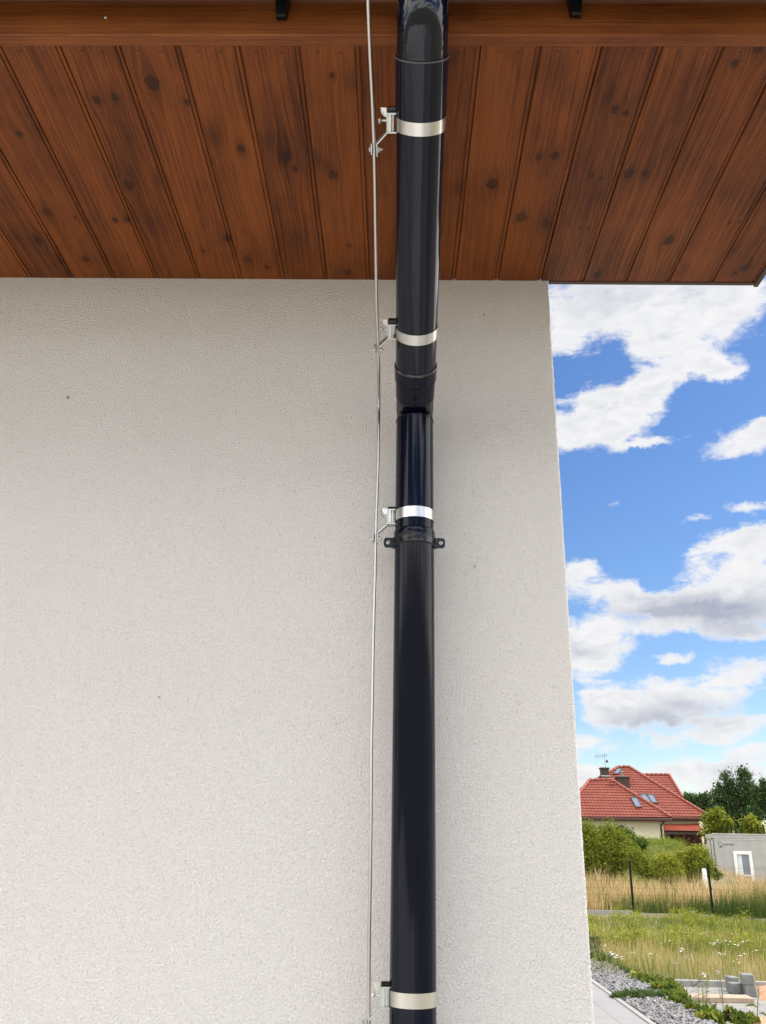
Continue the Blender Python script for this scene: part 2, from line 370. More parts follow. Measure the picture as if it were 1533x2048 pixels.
    def prism(s, poly, d, flip=False):                        # poly: list of 3D points, extruded by vector d
        n = len(poly); a = [np.array(p, float) for p in poly]; b = [p+np.array(d, float) for p in a]
        return s.add(a+b, [tuple(range(n))[::-1], tuple(range(n, 2*n))]+[(i, (i+1) % n, n+(i+1) % n, n+i) for i in range(n)])
    def sphere(s, c, r, n=10, m=6, sc_=(1, 1, 1)):
        vs = []; fs = []
        for i in range(m+1):
            th = pi*i/m
            for j in range(n): a = 2*pi*j/n; vs.append((c[0]+r*sc_[0]*sin(th)*cos(a), c[1]+r*sc_[1]*sin(th)*sin(a), c[2]+r*sc_[2]*cos(th)))
        for i in range(m):
            for j in range(n): fs.append((i*n+j, i*n+(j+1) % n, (i+1)*n+(j+1) % n, (i+1)*n+j))
        return s.add(vs, fs, True)
ORG = {}
def link(name, me, m, parent=None):
    o = bpy.data.objects.new(name, me); col.objects.link(o)
    if m: me.materials.append(m)
    if parent is not None: o.parent = parent
    return o
def build(name, mb, m, parent=None, smooth=None, fix=True):
    org = ORG.get(parent.name, (0, 0, 0)) if parent else (0, 0, 0)
    me = bpy.data.meshes.new(name)
    vs = [(p[0]-org[0], p[1]-org[1], p[2]-org[2]) for p in mb.v]
    me.from_pydata(vs, [], mb.f); me.polygons.foreach_set('use_smooth', mb.sm)
    me.validate(); me.update()
    if fix:
        import bmesh
        bm = bmesh.new(); bm.from_mesh(me); bmesh.ops.recalc_face_normals(bm, faces=bm.faces); bm.to_mesh(me); bm.free()
    o = link(name, me, m, parent)
    if parent: ORG[o.name] = org
    return o
def raw(name, V, Fq, m, parent=None, attrs=None, smooth=False):
    """V (n,3) array, Fq (k, 3 or 4) array"""
    org = np.array(ORG.get(parent.name, (0, 0, 0))) if parent else np.zeros(3)
    me = bpy.data.meshes.new(name); V = np.asarray(V, np.float32)-org.astype(np.float32); Fq = np.asarray(Fq, np.int32)
    k = Fq.shape[1]
    me.vertices.add(len(V)); me.vertices.foreach_set('co', V.astype(np.float32).ravel())
    me.loops.add(Fq.size); me.loops.foreach_set('vertex_index', Fq.ravel())
    me.polygons.add(len(Fq)); me.polygons.foreach_set('loop_start', np.arange(0, Fq.size, k, dtype=np.int32))
    me.polygons.foreach_set('loop_total', np.full(len(Fq), k, np.int32))
    me.polygons.foreach_set('use_smooth', np.full(len(Fq), smooth))
    me.update(calc_edges=True)
    for nm, a in (attrs or {}).items():
        at = me.attributes.new(nm, 'FLOAT', 'POINT'); at.data.foreach_set('value', np.asarray(a, np.float32))
    o = link(name, me, m, parent)
    if parent: ORG[o.name] = tuple(org)
    return o
def thing(name, label, cat, loc=(0, 0, 0), group=None):
    o = bpy.data.objects.new(name, None); col.objects.link(o); o.location = tuple(map(float, loc)); o.empty_display_size = .1
    o['label'] = label; o['category'] = cat
    if group: o['group'] = group
    ORG[o.name] = tuple(map(float, loc)); return o
def tag(o, label=None, cat=None, group=None, kind=None):
    for k, v in (('label', label), ('category', cat), ('group', group), ('kind', kind)):
        if v: o[k] = v
    return o
def copy_tree(o, parent=None):
    c = o.copy(); col.objects.link(c)
    if parent is not None: c.parent = parent
    for ch in list(o.children): copy_tree(ch, c)
    return c

# ================================================================== OUR HOUSE
ZS = onY(791, 560, 0)[2]                                    # soffit underside
XC = onY(1098, 600, 0)[0]*.5+onY(1190, 2030, 0)[0]*.5       # wall corner
YF = onZ(791, 92, ZS)[1]                                    # inner edge of fascia
YO = onZ(791, 70, ZS-.004)[1]                               # outer face of fascia
XE = onZ(1509, 566, ZS)[0]                                  # right end of soffit
XW = -4.2
print('ZS', ZS, 'XC', XC, onY(1098, 600, 0), onY(1190, 2030, 0), 'YF', YF, YO, 'XE', XE)
house = thing('house', 'white roughcast house wall under a brown boarded eave', 'house', (-1.5, 0, 0))
# wall
wm = MB(); HD = 8.0
zs = np.arange(-.6, ZS+.001, .0022); nz = len(zs)
def fbm1(n, step, seed):
    r = np.random.default_rng(seed); out = np.zeros(n)
    for k, a in ((step, 1.), (step*2.3, .6), (max(step*.45, 1), .6)):
        m_ = int(n/k)+3; out += a*np.interp(np.arange(n)/k, np.arange(m_), r.uniform(-1, 1, m_))
    return out
jx_ = fbm1(nz, 2.4, 1)*.0007; jy_ = fbm1(nz, 3, 2)*.0006
V = []
for i, z in enumerate(zs):
    V += [(XC-.05, 0, z), (XC-.006, 0, z), (XC-.0015+jx_[i], .0008+jy_[i]*.5, z), (XC+jx_[i]*.8, .004, z), (XC, .05, z)]
Fq = [(i*5+j, i*5+j+1, i*5+5+j+1, i*5+5+j) for i in range(nz-1) for j in range(4)]
nb = len(V)
zt = zs[-1]
V += [(XW, 0, -.6), (XC-.05, 0, -.6), (XC-.05, 0, zt), (XW, 0, zt), (XC, .05, -.6), (XC, HD, -.6), (XC, HD, zt), (XC, .05, zt),
      (XW, HD, -.6), (XW, HD, zt), (XW, 0, zt), (XC, 0.0, zt), (XC, HD, zt), (XC, HD/2, zt+3.5), (XC, 0.02, zt)]
Fq += [(nb, nb+1, nb+2, nb+3), (nb+4, nb+5, nb+6, nb+7), (nb+5, nb+8, nb+9, nb+6), (nb+8, nb, nb+3, nb+9)]
Fq += [(nb+14, nb+12, nb+13, nb+13)]
wv = MB(); wv.v = [tuple(p) for p in V]; wv.f = [tuple(dict.fromkeys(f)) for f in Fq]; wv.sm = [len(f) == 4 and i < (nz-1)*4 for i, f in enumerate(Fq)]
build('wall', wv, M_STUCCO, house, fix=False)

# soffit boards
xj0 = onZ(317, 557, ZS)[0]; xj1 = onZ(1425, 565, ZS)[0]; PITCH = (xj1-xj0)/13.0
print('board pitch', PITCH)
KN = []   # knots: world x, y, radius, strength, stain(0/1), stretch
def kz7(u, v, r, s=1., stain=0): KN.append((*onZ(u/2.017, v/2.017, ZS)[:2], r*1.18, min(1, s*1.15), stain))
def kz8(u, v, r, s=1., stain=0): KN.append((*onZ(860+u/2.278, v/2.278, ZS)[:2], r*1.18, min(1, s*1.15), stain))
for a in [(80, 540, .007), (155, 530, .018, .55, 1), (110, 460, .014, .4, 1), (615, 335, .0135), (755, 412, .006), (390, 403, .008), (465, 393, .007), (862, 548, .018, .7, 1), (972, 600, .0085), (1150, 632, .0135), (1190, 680, .006), (1345, 705, .0095), (1265, 640, .018, .6, 1), (1320, 670, .012, .6, 1),
          (520, 745, .011), (642, 725, .017, .6, 1), (465, 888, .007), (512, 885, .007), (190, 855, .011, .6), (155, 968, .009), (70, 962, .014, .5, 1), (345, 1045, .009), (920, 962, .010), (1000, 1046, .011, .7), (1078, 1078, .006), (1405, 1100, .009, .7), (1340, 303, .005), (1440, 285, .018, .7, 1), (305, 878, .004), (822, 1012, .004), (600, 300, .02, .35, 1), (1230, 690, .01, .35, 1)]: kz7(*a)
for a in [(845, 497, .0075), (893, 515, .006), (820, 430, .016, .5, 1), (498, 714, .008, .7), (570, 710, .0085), (285, 838, .012), (130, 850, .016, .6, 1), (418, 990, .013, .8), (530, 1020, .010, .7), (600, 320, .030, .5, 1), (620, 420, .026, .35, 1), (738, 800, .0045), (780, 812, .0035), (908, 790, .011, .8), (980, 790, .008), (1090, 1095, .0125), (1388, 290, .007), (1500, 215, .010, .8), (1435, 1220, .010), (765, 1250, .010), (685, 1037, .003), (723, 1042, .003),
          (1375, 1140, .016, .6, 1), (1365, 1013, .003), (1410, 1010, .0035), (490, 600, .016, .4, 1), (1160, 1225, .014, .5, 1), (1335, 885, .014, .35, 1), (388, 860, .007, .7), (1390, 1245, .006), (105, 265, .012, .6, 1), (880, 560, .012, .3, 1)]: kz8(*a)
for (u, v, r, s, st_) in [(665, 150, .005, 1, 0), (700, 160, .022, .6, 1), (735, 170, .02, .4, 1), (700, 491, .007, .8, 0)]: KN.append((*onZ(u, v, ZS)[:2], r, s, st_))
nfirst = -int((xj0-XW)/PITCH)
prof = [(0.0, .006)] + [(.0016, .0006)] + [(.0026, 0.0)] + [(t, 0.0) for t in np.linspace(.006, PITCH-.0145, 54)] + [(PITCH-.0125, 0.0), (PITCH-.0117, .0008), (PITCH-.0114, .0050), (PITCH-.0102, .0050), (PITCH-.0098, .0018), (PITCH-.0026, .0018), (PITCH-.0022, .0065), (PITCH-.0002, .0065)]
px_ = np.array([p[0] for p in prof]); pz_ = np.array([p[1] for p in prof]); npf = len(prof)
rows = np.linspace(YF, -.0005, 380); nr = len(rows)
Vs, Fs, GX, KK, BR = [], [], [], [], []
base = 0
kn = np.array(KN)
i = nfirst
while True:
    x0 = xj0+i*PITCH
    if x0 > XE-.01: break
    wdt = px_.copy()
    Xg, Yg = np.meshgrid(x0+px_, rows); Zg = np.tile(pz_, (nr, 1))+ZS
    Xg = np.minimum(Xg, XE)
    # the visible boards only see knots that lie on them
    gx = Xg.copy(); kk = np.zeros_like(Xg)
    br = random.random()
    cand = [k for k in KN if x0-.02 < k[0] < x0+PITCH+.02]
    if x0 < xj0-4*PITCH:
        cand = [(x0+random.uniform(.02, .11), YF+random.uniform(.05, .75), random.uniform(.005, .012), 1., 0) for _ in range(4)]
    gx = gx + .005*np.sin(Yg*4+br*30)+.0012*np.sin(Yg*17+br*9)
    for (kx, ky, r, s, stn) in cand:
        ddx, ddy = Xg-kx, Yg-ky
        own = (x0 <= kx < x0+PITCH-.0095)
        if stn:
            e = np.exp(-((ddx/r)**2+(ddy/(r*1.9))**2)*1.1)
            if not own: e = e*.4
            kk = np.maximum(kk, e*s*.72)
        elif own:
            w2 = (ddx/(r*2.2))**2+(ddy/(r*5.0))**2
            gx = gx-ddx*.80*np.exp(-w2)
            d = np.sqrt(ddx**2+(ddy/1.35)**2)/r
            ang = np.arctan2(ddy, ddx)
            d = d*(1+.10*np.sin(3*ang+kx*90)+.07*np.sin(5*ang+ky*70))
            core = np.clip((1.06-d)/.14, 0, 1)*.93*(1-.30*np.sin(d*8)**2)
            ringk = np.exp(-((d-1.30)/.10)**2)*.40
            halo = np.exp(-((ddx/(r*1.7))**2+(ddy/(r*3.4))**2))*.36
            sg = 1 if (int(kx*1e4)+int(ky*1e4)) % 2 else -1
            lat = ddx-sg*.25*ddy*math.sin(kx*300)
            smear = np.exp(-(lat/(r*.75))**2)*np.where(sg*ddy > -r*.4, np.exp(-(np.abs(ddy)/(r*3.2))**1.5), 0)*(.45+.2*np.sin(kx*777))
            kk = np.maximum(kk, np.maximum(np.maximum(core, smear), np.maximum(ringk, halo))*min(1, s))
    Vs.append(np.stack([Xg, Yg, Zg], -1).reshape(-1, 3)); GX.append((gx+i*.731).ravel()); KK.append(kk.ravel()); BR.append(np.full(Xg.size, br))
    a, b_ = np.meshgrid(np.arange(nr-1), np.arange(npf-1), indexing='ij'); q = (a*npf+b_).ravel()+base
    Fs.append(np.stack([q, q+npf, q+npf+1, q+1], -1)); base += Xg.size
    i += 1
nboards = i-nfirst
soffit = raw('soffit', np.concatenate(Vs), np.concatenate(Fs), M_WOOD, house, dict(gx=np.concatenate(GX), knot=np.concatenate(KK), brd=np.concatenate(BR)))
# backing above boards
bk = MB(); bk.box(XW, XE, YF, -.001, ZS+.012, ZS+.03); build('soffit_backing', bk, M_WDARK, house)
# staples near fascia and near wall
nm = MB(); nm.box(-.0038, .0038, -.0009, .0009, -.0006, .0008)
nail0 = None
for bi in range(nboards):
    x0 = xj0+(nfirst+bi)*PITCH
    if x0 < -1.35: continue
    for (fx, yy) in ((.30, YF+.014), (.68, YF+.016)) + (((.25, -.012), (.7, -.016)) if bi % 2 else ()):
        xx = x0+PITCH*(fx+random.uniform(-.05, .05))
        if xx > XE-.01: continue
        if nail0 is None:
            og = ORG[soffit.name]; nm.v = [(q[0]+og[0], q[1]+og[1], q[2]+og[2]) for q in nm.v]
            me_o = build('staple', nm, M_NAIL, soffit); nail0 = me_o; o = me_o
        else:
            o = nail0.copy(); col.objects.link(o)
        org = ORG[soffit.name]
        o.location = (xx-org[0], yy+random.uniform(-.002, .002)-org[1], ZS-org[2]); o.rotation_euler = (0, 0, random.uniform(-.5, .3))
# fascia
fb = MB(); fb.bbox(XW, XE+.012, YO, YF-.0015, ZS-.004, ZS+.22, .002); build('fascia', fb, M_WOODX, house)
eb = MB(); eb.box(XE+.002, XE+.014, YF, .016, ZS-.006, ZS+.2); build('verge_board', eb, M_WDARK, house)
bb = MB(); bb.box(XC+.004, XE, .0012, .014, ZS-.002, ZS+.2); build('closing_board', bb, M_WDARK, house)
sw = MB(); c0 = onY(212, 35, YO); sw.lathe([(.0001, -.003), (.003, -.003), (.0042, -.0015), (.0042, .001)], (c0[0], YO, c0[2]), (0, 1, 0), 16)
build('screw', sw, M_SCREW, house)
# roof
rf = MB(); sl = tan(R(40)); y0r = YO-.06; z0r = ZS+.23; yr = HD/2
rf.prism([(XW, y0r, z0r), (XW, yr, z0r+(yr-y0r)*sl), (XW, HD+.9, z0r+(yr-y0r)*sl-(HD+.9-yr)*sl), (XW, HD+.9, z0r+(yr-y0r)*sl-(HD+.9-yr)*sl-.14), (XW, yr, z0r+(yr-y0r)*sl-.16), (XW, y0r, z0r-.005)], (XE-XW+.02, 0, 0))
build('roof', rf, M_ROOF, house)

# gutter
gy = YO-.085; gz = ZS+.122; gr = .068
gut = thing('gutter', 'black half round gutter above the brown fascia board', 'gutter', (0, gy, gz))
g = MB(); pf = [(gr*cos(a), gr*sin(a)) for a in np.linspace(-pi, 0, 19)]; pi_ = [(.93*p[0], .93*p[1]) for p in pf][::-1]
g.prism([(XW, gy+p[0], gz+p[1]) for p in pf+pi_], (XE-XW+.03, 0, 0)); build('trough', g, M_PIPE, gut)
for (u, v) in ((562, 32), (1154, 28)):
    p = onY(u, v, YO-.014)
    b = MB(); zb = p[2]
    vs = []
    for (zz_, hw, yo) in ((zb, .0085, .012), (zb+.004, .0095, .015), (zb+.05, .0135, .024), (zb+.10, .016, .060)):
        vs += [(p[0]-hw, YO-yo, zz_), (p[0]+hw, YO-yo, zz_), (p[0]+hw*1.25, YO-.001, zz_+.004), (p[0]-hw*1.25, YO-.001, zz_+.004)]
    b2_ = MB(); b2_.add(vs, [(0, 1, 2, 3), (12, 13, 14, 15)]+[(4*k+j, 4*k+(j+1) % 4, 4*k+4+(j+1) % 4, 4*k+4+j) for k in range(3) for j in range(4)])
    build('bracket', b2_, M_CLAMP, gut)

# ================================================================== DOWNPIPE
YP = -.102
pl0 = onY(829.5, 900, YP); pl1 = onY(826.6, 2030, YP)
XP = (pl0[0]+pl1[0])/2
print('pipe x', pl0, pl1)
zb_ = onY(830, 822, YP)[2]; Bl = np.array([XP, YP, zb_])             # lower bend
YT = YO-.078
Bu = onY(846, 42, YT); XU = Bu[0]; Bu = np.array([XU, YT, Bu[2]])
print('bends', Bl, Bu)
sdir = nrm(Bu-Bl); SL = np.linalg.norm(Bu-Bl)
snorm = nrm(np.cross((1, 0, 0), sdir))
if snorm[2] > 0: snorm = -snorm
def sl_at(v, u=836):                                                  # distance along sloped axis for image row v
    p = onP(u, v, Bl, snorm); return float(np.dot(p-Bl, sdir))
dp = thing('downpipe', 'glossy black round downpipe bending back from the eave and down the white wall', 'downpipe', (XP, YP, 0))
def zlow(v): return onY(828, v, YP)[2]
RP = .0492
zrim = onY(830, 826, YP-RP)[2]; zj = zlow(1064)
p1 = MB(); p1.lathe([(RP, zj-.06), (RP, zrim-.004), (RP+.0012, zrim-.003), (RP+.0012, zrim), (RP-.0015, zrim), (RP-.0015, zrim-.02)], (XP, YP, 0), (0, 0, 1), 72, sharp=True)
build('pipe', p1, M_PIPE, dp)
p2 = MB(); rb = RP+.0006
p2.lathe([(rb, -.1), (rb, zj-.03), (rb+.0025, zj-.022), (rb+.0025, zj-.004), (rb+.0012, zj), (RP-.001, zj+.0005)], (XP, YP, 0), (0, 0, 1), 72)
build('pipe', p2, M_PIPE, dp)
# lower elbow
def arcpts(Pa, Pb, Pc, r, n=10):
    Pa, Pb, Pc = map(np.array, (Pa, Pb, Pc)); a = nrm(Pa-Pb); c = nrm(Pc-Pb); th = math.acos(np.clip(a.dot(c), -1, 1)); d = r/tan(th/2)
    s0 = Pb+a*d; s1 = Pb+c*d; ctr = Pb+nrm(a+c)*(r/sin(th/2)); out = []
    for k in range(n+1):
        t = k/n; ang = pi-th; m0 = s0-ctr; m1 = s1-ctr
        out.append(ctr+(sin((1-t)*ang)*m0+sin(t*ang)*m1)/sin(ang))
    return out
sr = sl_at(729)-0.0                                                     # rim of lower socket
s_el = sr
RS = .0528
e1 = MB(); tail = [Bl+np.array((0, 0, -.05))]+arcpts(Bl+np.array((0, 0, -.1)), Bl, Bl+sdir*.2, .016, 6)+[Bl+sdir*(s_el-.080)]
e1.tube(tail, [RP-.0010]*3+[RP+.0004]*(len(tail)-3), 72, caps=False)
build('elbow', e1, M_PIPE, dp)
elb = bpy.data.objects['elbow']
e2 = MB(); e2.lathe([(RP+.0002, s_el-.1010), (RS-.0020, s_el-.0960), (RS-.0010, s_el-.0440), (RS+.0016, s_el-.0405), (RS+.0018, s_el-.001), (RS+.0006, s_el), (RS-.0012, s_el)], Bl, sdir, 72, sharp=True)
build('socket', e2, M_PIPE, elb)
dr = MB(); dr.lathe([(RS+.0021, s_el-.006), (RS+.0021, s_el-.0008), (RS+.0008, s_el+.0003), (RS-.0004, s_el+.0004)], Bl, sdir, 72); build('socket_rim', dr, M_RIM, elb)
# sloped pipe
st_ = sl_at(111, 846); sf = sl_at(232, 840)
p3 = MB(); p3.lathe([(RS-.0012, s_el-.02), (RS-.0012, sf-.004), (RS+.0012, sf+.004), (RS+.0012, st_-.002), (RS+.0022, st_), (RS-.0010, st_), (RS-.0010, st_-.03)], Bl, sdir, 72, sharp=True)
M_PIPES.node_tree.nodes['Mapping'].inputs['Rotation'].default_value = (atan2(sdir[1], sdir[2]), 0, 0)
build('sloped_pipe', p3, M_PIPES, dp)
p3r = MB(); p3r.lathe([(RS+.0026, st_-.0022), (RS+.0030, st_-.0004), (RS+.0020, st_+.001), (RS+.0004, st_+.0006)], Bl, sdir, 72); build('pipe_rim', p3r, mat('grey_rim', (.05, .05, .055), .4), bpy.data.objects['sloped_pipe'])
# upper elbow
ue = [Bl+sdir*(st_-.03), Bl+sdir*(st_+.01)]+arcpts(Bu-sdir*.2, Bu, Bu+np.array((0, 0, .2)), .045, 12)+[Bu+np.array((0, 0, .085)), np.array((XU, YT, gz-gr+.012))]
e3 = MB(); e3.tube(ue, RS-.0014, 72, caps=False); build('elbow', e3, mat('black_pvc_bend', (.006, .007, .012), .16, spec=.42, fn=pipef), dp)

# ------------------------------------------------------------------ strap clamps and wire
WX = -.0985
def strap_clamp(R0, label):
    t = thing('strap_clamp', label, 'pipe clamp', (0, 0, 0), 'steel strap clamps holding the earthing wire')
    b = MB(); h = .0140
    b.lathe([(R0+.0006, -h), (R0+.0017, -h), (R0+.0017, h), (R0+.0006, h)], (0, 0, 0), (0, 0, 1), 96, closed=True, sharp=True)
    build('strap', b, M_STEEL, t)
    b = MB(); xl = -(R0+.0205)
    b.bbox(xl, xl+.0030, -.011, .011, -.0215, .0205, .0006); b.bbox(xl+.003, xl+.0105, -.0112, .0112, -.0175, .0165, .0006)
    b.bbox(xl+.003, -R0+.001, -.0112, .0112, .0165, .0200, .0006); b.bbox(xl+.003, -R0+.001, -.0112, .0112, -.0212, -.0177, .0006)
    b.bbox(xl+.0122, xl+.0150, -.010, .010, -.0172, .0162, .0004)
    fr = build('bracket', b, M_ZINC, t)
    b = MB(); b.lathe([(.0001, -.0135), (.0024, -.0135), (.0024, .006)], (xl, 0, .002), (1, 0, 0), 16)
    b.lathe([(.0001, -.0170), (.0052, -.0170), (.0056, -.0164), (.0056, -.0136), (.0052, -.0130), (.0001, -.0130)], (xl, 0, .002), (1, 0, 0), 6, smooth=False)
    build('bolt', b, M_ZINC, t)
    b = MB(); b.prism([(xl-.0125, .004, .0270), (xl, .0045, .0262), (xl, .0045, .007), (xl-.004, .004, .0085), (xl-.009, .0035, .013), (xl-.012, .0035, .019)], (0, .0012, 0))
    build('strap_end', b, M_STEEL, t)
    b = MB(); b.bbox(xl+.002, -R0+.004, -.006, .009, .0204, .0290, .002); build('tension_block', b, M_CLAMP, t)
    # arm down to wire
    b = MB(); a0 = np.array((xl+.001, 0, -.0205)); a1 = np.array((WX+.006, 0, -.043)); dd = nrm(a1-a0); nn = np.array((dd[2], 0, -dd[0]))*.0012
    b.prism([a0+nn+(0, -.009, 0), a1+nn+(0, -.009, 0), a1-nn+(0, -.009, 0), a0-nn+(0, -.009, 0)], (0, .018, 0))
    b.bbox(WX+.0045, WX+.0070, -.009, .009, -.070, -.042, .0005); build('arm', b, M_ZINC, t)
    b = MB(); b.bbox(WX-.0080, WX-.0045, -.009, .009, -.066, -.044, .0008)
    b.lathe([(.0001, -.012), (.0050, -.012), (.0052, -.0085), (.0001, -.0080)], (WX, -.0, -.057), (1, 0, 0), 6, smooth=False)
    b.bbox(WX-.0045, WX+.0045, .0042, .0065, -.066, -.044, .0005)
    build('clamp_plate', b, M_ZINC, t)
    b = MB(); b.lathe([(.0001, .0072), (.0058, .0072), (.0062, .0078), (.0062, .0118), (.0058, .0124), (.0001, .0124)], (WX, -.001, -.057), (1, 0, 0), 6, smooth=False)
    b.lathe([(.0026, .010), (.0026, .0172), (.0020, .0180), (.0001, .0180)], (WX, -.001, -.057), (1, 0, 0), 14)
    build('nut', b, M_ZINC, t)
    return t
tilt = atan2(-sdir[1], sdir[2])                                        # rotation about X so that local z follows the slope
band = [(sl_at(243, 843), 'slope', 'steel strap clamp on the sloping pipe under the boards, nearest the gutter'),
        (sl_at(660, 834), 'slope', 'steel strap clamp on the sloping pipe just above the bend'),
        (onY(828, 1022, YP-RP)[2], 'vert', 'steel strap clamp right above the black pipe bracket with two screws'),
        (onY(828, 2003, YP-RP)[2], 'vert', 'steel strap clamp lowest on the vertical black pipe')]
ca = strap_clamp(RS-.0012, band[0][2]); cb = strap_clamp(RP, band[2][2])
cl2, cl4 = copy_tree(ca), copy_tree(cb)
cl2['label'] = band[1][2]; cl4['label'] = band[3][2]
for o, (s_, kd, lb) in zip((ca, cl2, cb, cl4), band):
    if kd == 'slope':
        p = Bl+sdir*s_; o.location = tuple(p)
        X_ = Vector((1, 0, 0)); Z_ = Vector(sdir).normalized(); Y_ = Z_.cross(X_).normalized(); X_ = Y_.cross(Z_)
        o.rotation_euler = Matrix((X_, Y_, Z_)).transposed().to_euler()
    else: o.location = (XP, YP, s_)
# wire
wp = []
for (u, v) in [(735, -60), (736.5, 0), (738.5, 60), (741.5, 130), (745, 200), (747, 255), (748.5, 295), (750, 360), (751, 430), (752, 500), (753, 560), (754, 620), (756, 670), (756.5, 700), (758, 750)]:
    wp.append(onP(u, v, Bl, snorm))
last = None
for (u, v) in [(758.5, 800), (758, 850), (757, 900), (755.5, 960), (753.5, 1020), (752, 1075), (751, 1130), (748.5, 1220), (746.5, 1300), (745, 1400), (743, 1500), (742.5, 1600), (741.5, 1700), (740, 1800), (738.5, 1900), (738, 1980), (738, 2040), (738, 2080), (738, 2300)]:
    wp.append(onY(u, v, YP))
# smooth resample
wp = np.array(wp)
def cr(P, n=6):
    out = []
    for i in range(len(P)-1):
        p0, p1_, p2_, p3_ = P[max(i-1, 0)], P[i], P[i+1], P[min(i+2, len(P)-1)]
        for k in range(n):
            t = k/n; out.append(.5*((2*p1_)+(-p0+p2_)*t+(2*p0-5*p1_+4*p2_-p3_)*t*t+(-p0+3*p1_-3*p2_+p3_)*t**3))
    out.append(P[-1]); return out
top = wp[0]; wp = np.vstack([[top+np.array((-.004, -.02, .16))], [top+np.array((-.002, -.012, .06))], wp])
wm_ = MB(); wm_.tube(cr(wp), .0040, 12)
wire = build('earthing_wire', wm_, M_WIRE); tag(wire, 'thin galvanised lightning wire running down left of the black downpipe', 'wire')

# black wall clamp
zc_ = onY(828, 1080, YP-.02)[2]
pc = thing('pipe_bracket', 'black two-screw bracket round the downpipe against the wall', 'pipe bracket', (XP, YP, zc_))
b = MB(); b.lathe([(rb+.0002, -.0135), (rb+.0030, -.0132), (rb+.0036, -.0105), (rb+.0018, -.007), (rb+.0042, .0), (rb+.0018, .007), (rb+.0036, .0095), (rb+.0028, .0115), (rb+.0002, .0115)], (XP, YP, zc_), (0, 0, 1), 72)
build('band', b, M_CLAMP, pc)
bb_ = MB(); bb_.tube([(XP, YP+rb, zc_), (XP, -.001, zc_)], .005, 12); build('stud', bb_, M_SCREW, pc)
for sx in (-1, 1):
    b = MB(); x0, x1 = sx*(rb+.001), sx*(rb+.0275); yy = YP-.006
    poly = [(x0, -.0135), (x1-sx*.006, -.0135), (x1-sx*.0015, -.0105), (x1, -.0045), (x1, .0045), (x1-sx*.0015, .0095), (x1-sx*.006, .0125), (x0, .0125)]
    b.prism([(XP+p[0], yy, zc_+p[1]-.002) for p in poly], (0, .0035, 0))
    b.bbox(min(XP+x0-sx*.002, XP+x0+sx*.006), max(XP+x0-sx*.002, XP+x0+sx*.006), yy-.004, yy+.012, zc_-.0155, zc_+.0105, .0015)
    ear = build('ear', b, M_CLAMP, pc)
    b = MB(); cx_ = XP+sx*(rb+.0160); cz = zc_-.0025
    b.lathe([(.0058, 0), (.0058, -.001), (.0045, -.0028), (.0022, -.0034), (.0001, -.0034)], (cx_, yy, cz), (0, 1, 0), 20)
    scw = build('screw', b, M_SCREW, ear)
    b = MB()
    for a in (.6, .6+pi/2):
        T = Matrix.Translation((cx_, yy-.0035, cz)) @ Matrix.Rotation(a, 4, 'Y'); b.box(-.0030, .0030, -.0002, .0012, -.0007, .0007, T)
    T = None
    build('screw_slot', b, M_SPIDER, ear)

# spiders and fly on wall
def spider(u, v, r, label, legs=True):
    p = onY(u, v, -.002); t = thing('spider', label, 'spider', p, 'spiders on the wall')
    b = MB(); b.sphere((p[0], p[1]-.001, p[2]+r*.35), r, sc_=(1, .6, 1.15)); b.sphere((p[0]-.0004, p[1]-.001, p[2]-r*.9), r*.55, sc_=(1, .6, 1)); 
    for k in range(8):
        a = (k % 4)*.62-.95; s = -1 if k < 4 else 1; L = r*random.uniform(3.0, 5.2) if legs else r*1.7
        p0 = (p[0], p[1]-.001, p[2]); p1_ = (p[0]+s*cos(a)*L*.5, p[1]-.002, p[2]+sin(a)*L*.5+.001); p2_ = (p[0]+s*cos(a)*L, p[1]+.0005, p[2]+sin(a)*L*1.1)
        b.tube([p0, p1_, p2_], [.0003, .00022, .00012], 5)
    build('body', b, M_SPIDER, t)
spider(136.5, 795, .0022, 'small black long-legged spider on the left part of the wall')
spider(950, 1133, .0015, 'tiny dark spider on the wall right of the pipe bracket', False)
spider(319, 1395, .0012, 'tiny dark spider low on the wall, alone left of the wire', False)
spider(968, 630, .0014, 'tiny spider on the wall high between pipe and corner', False)

# ================================================================== NEAR GROUND
XK = onZ(1310, 2048, 0)[0]
print('kerb x', XK, 'kerb y', onZ(1400, 1962, -.03), 'corner path', onZ(1190, 1960, 0))
def struct(name, mb, m): return tag(build(name, mb, m), kind='structure')
b = MB(); b.box(XC+.0, XK-.06, -5.2, 13.2, -.12, 0); struct('path', b, M_SLAB)
M_TERR = mat('bounce_terrace_slab', (.56, .54, .51), .85)  # unseen pale paving, added to bounce light up to wall and soffit
b = MB(); b.box(-9, XC-.002, -5.2, -.0, -.12, -.002); struct('bounce_terrace', b, M_TERR)
b = MB(); y = -8.0
while y < 13.2: b.bbox(XK-.058, XK, y, y+.992, -.15, .012, .004); y += 1.0
struct('path_kerb', b, M_KERB)
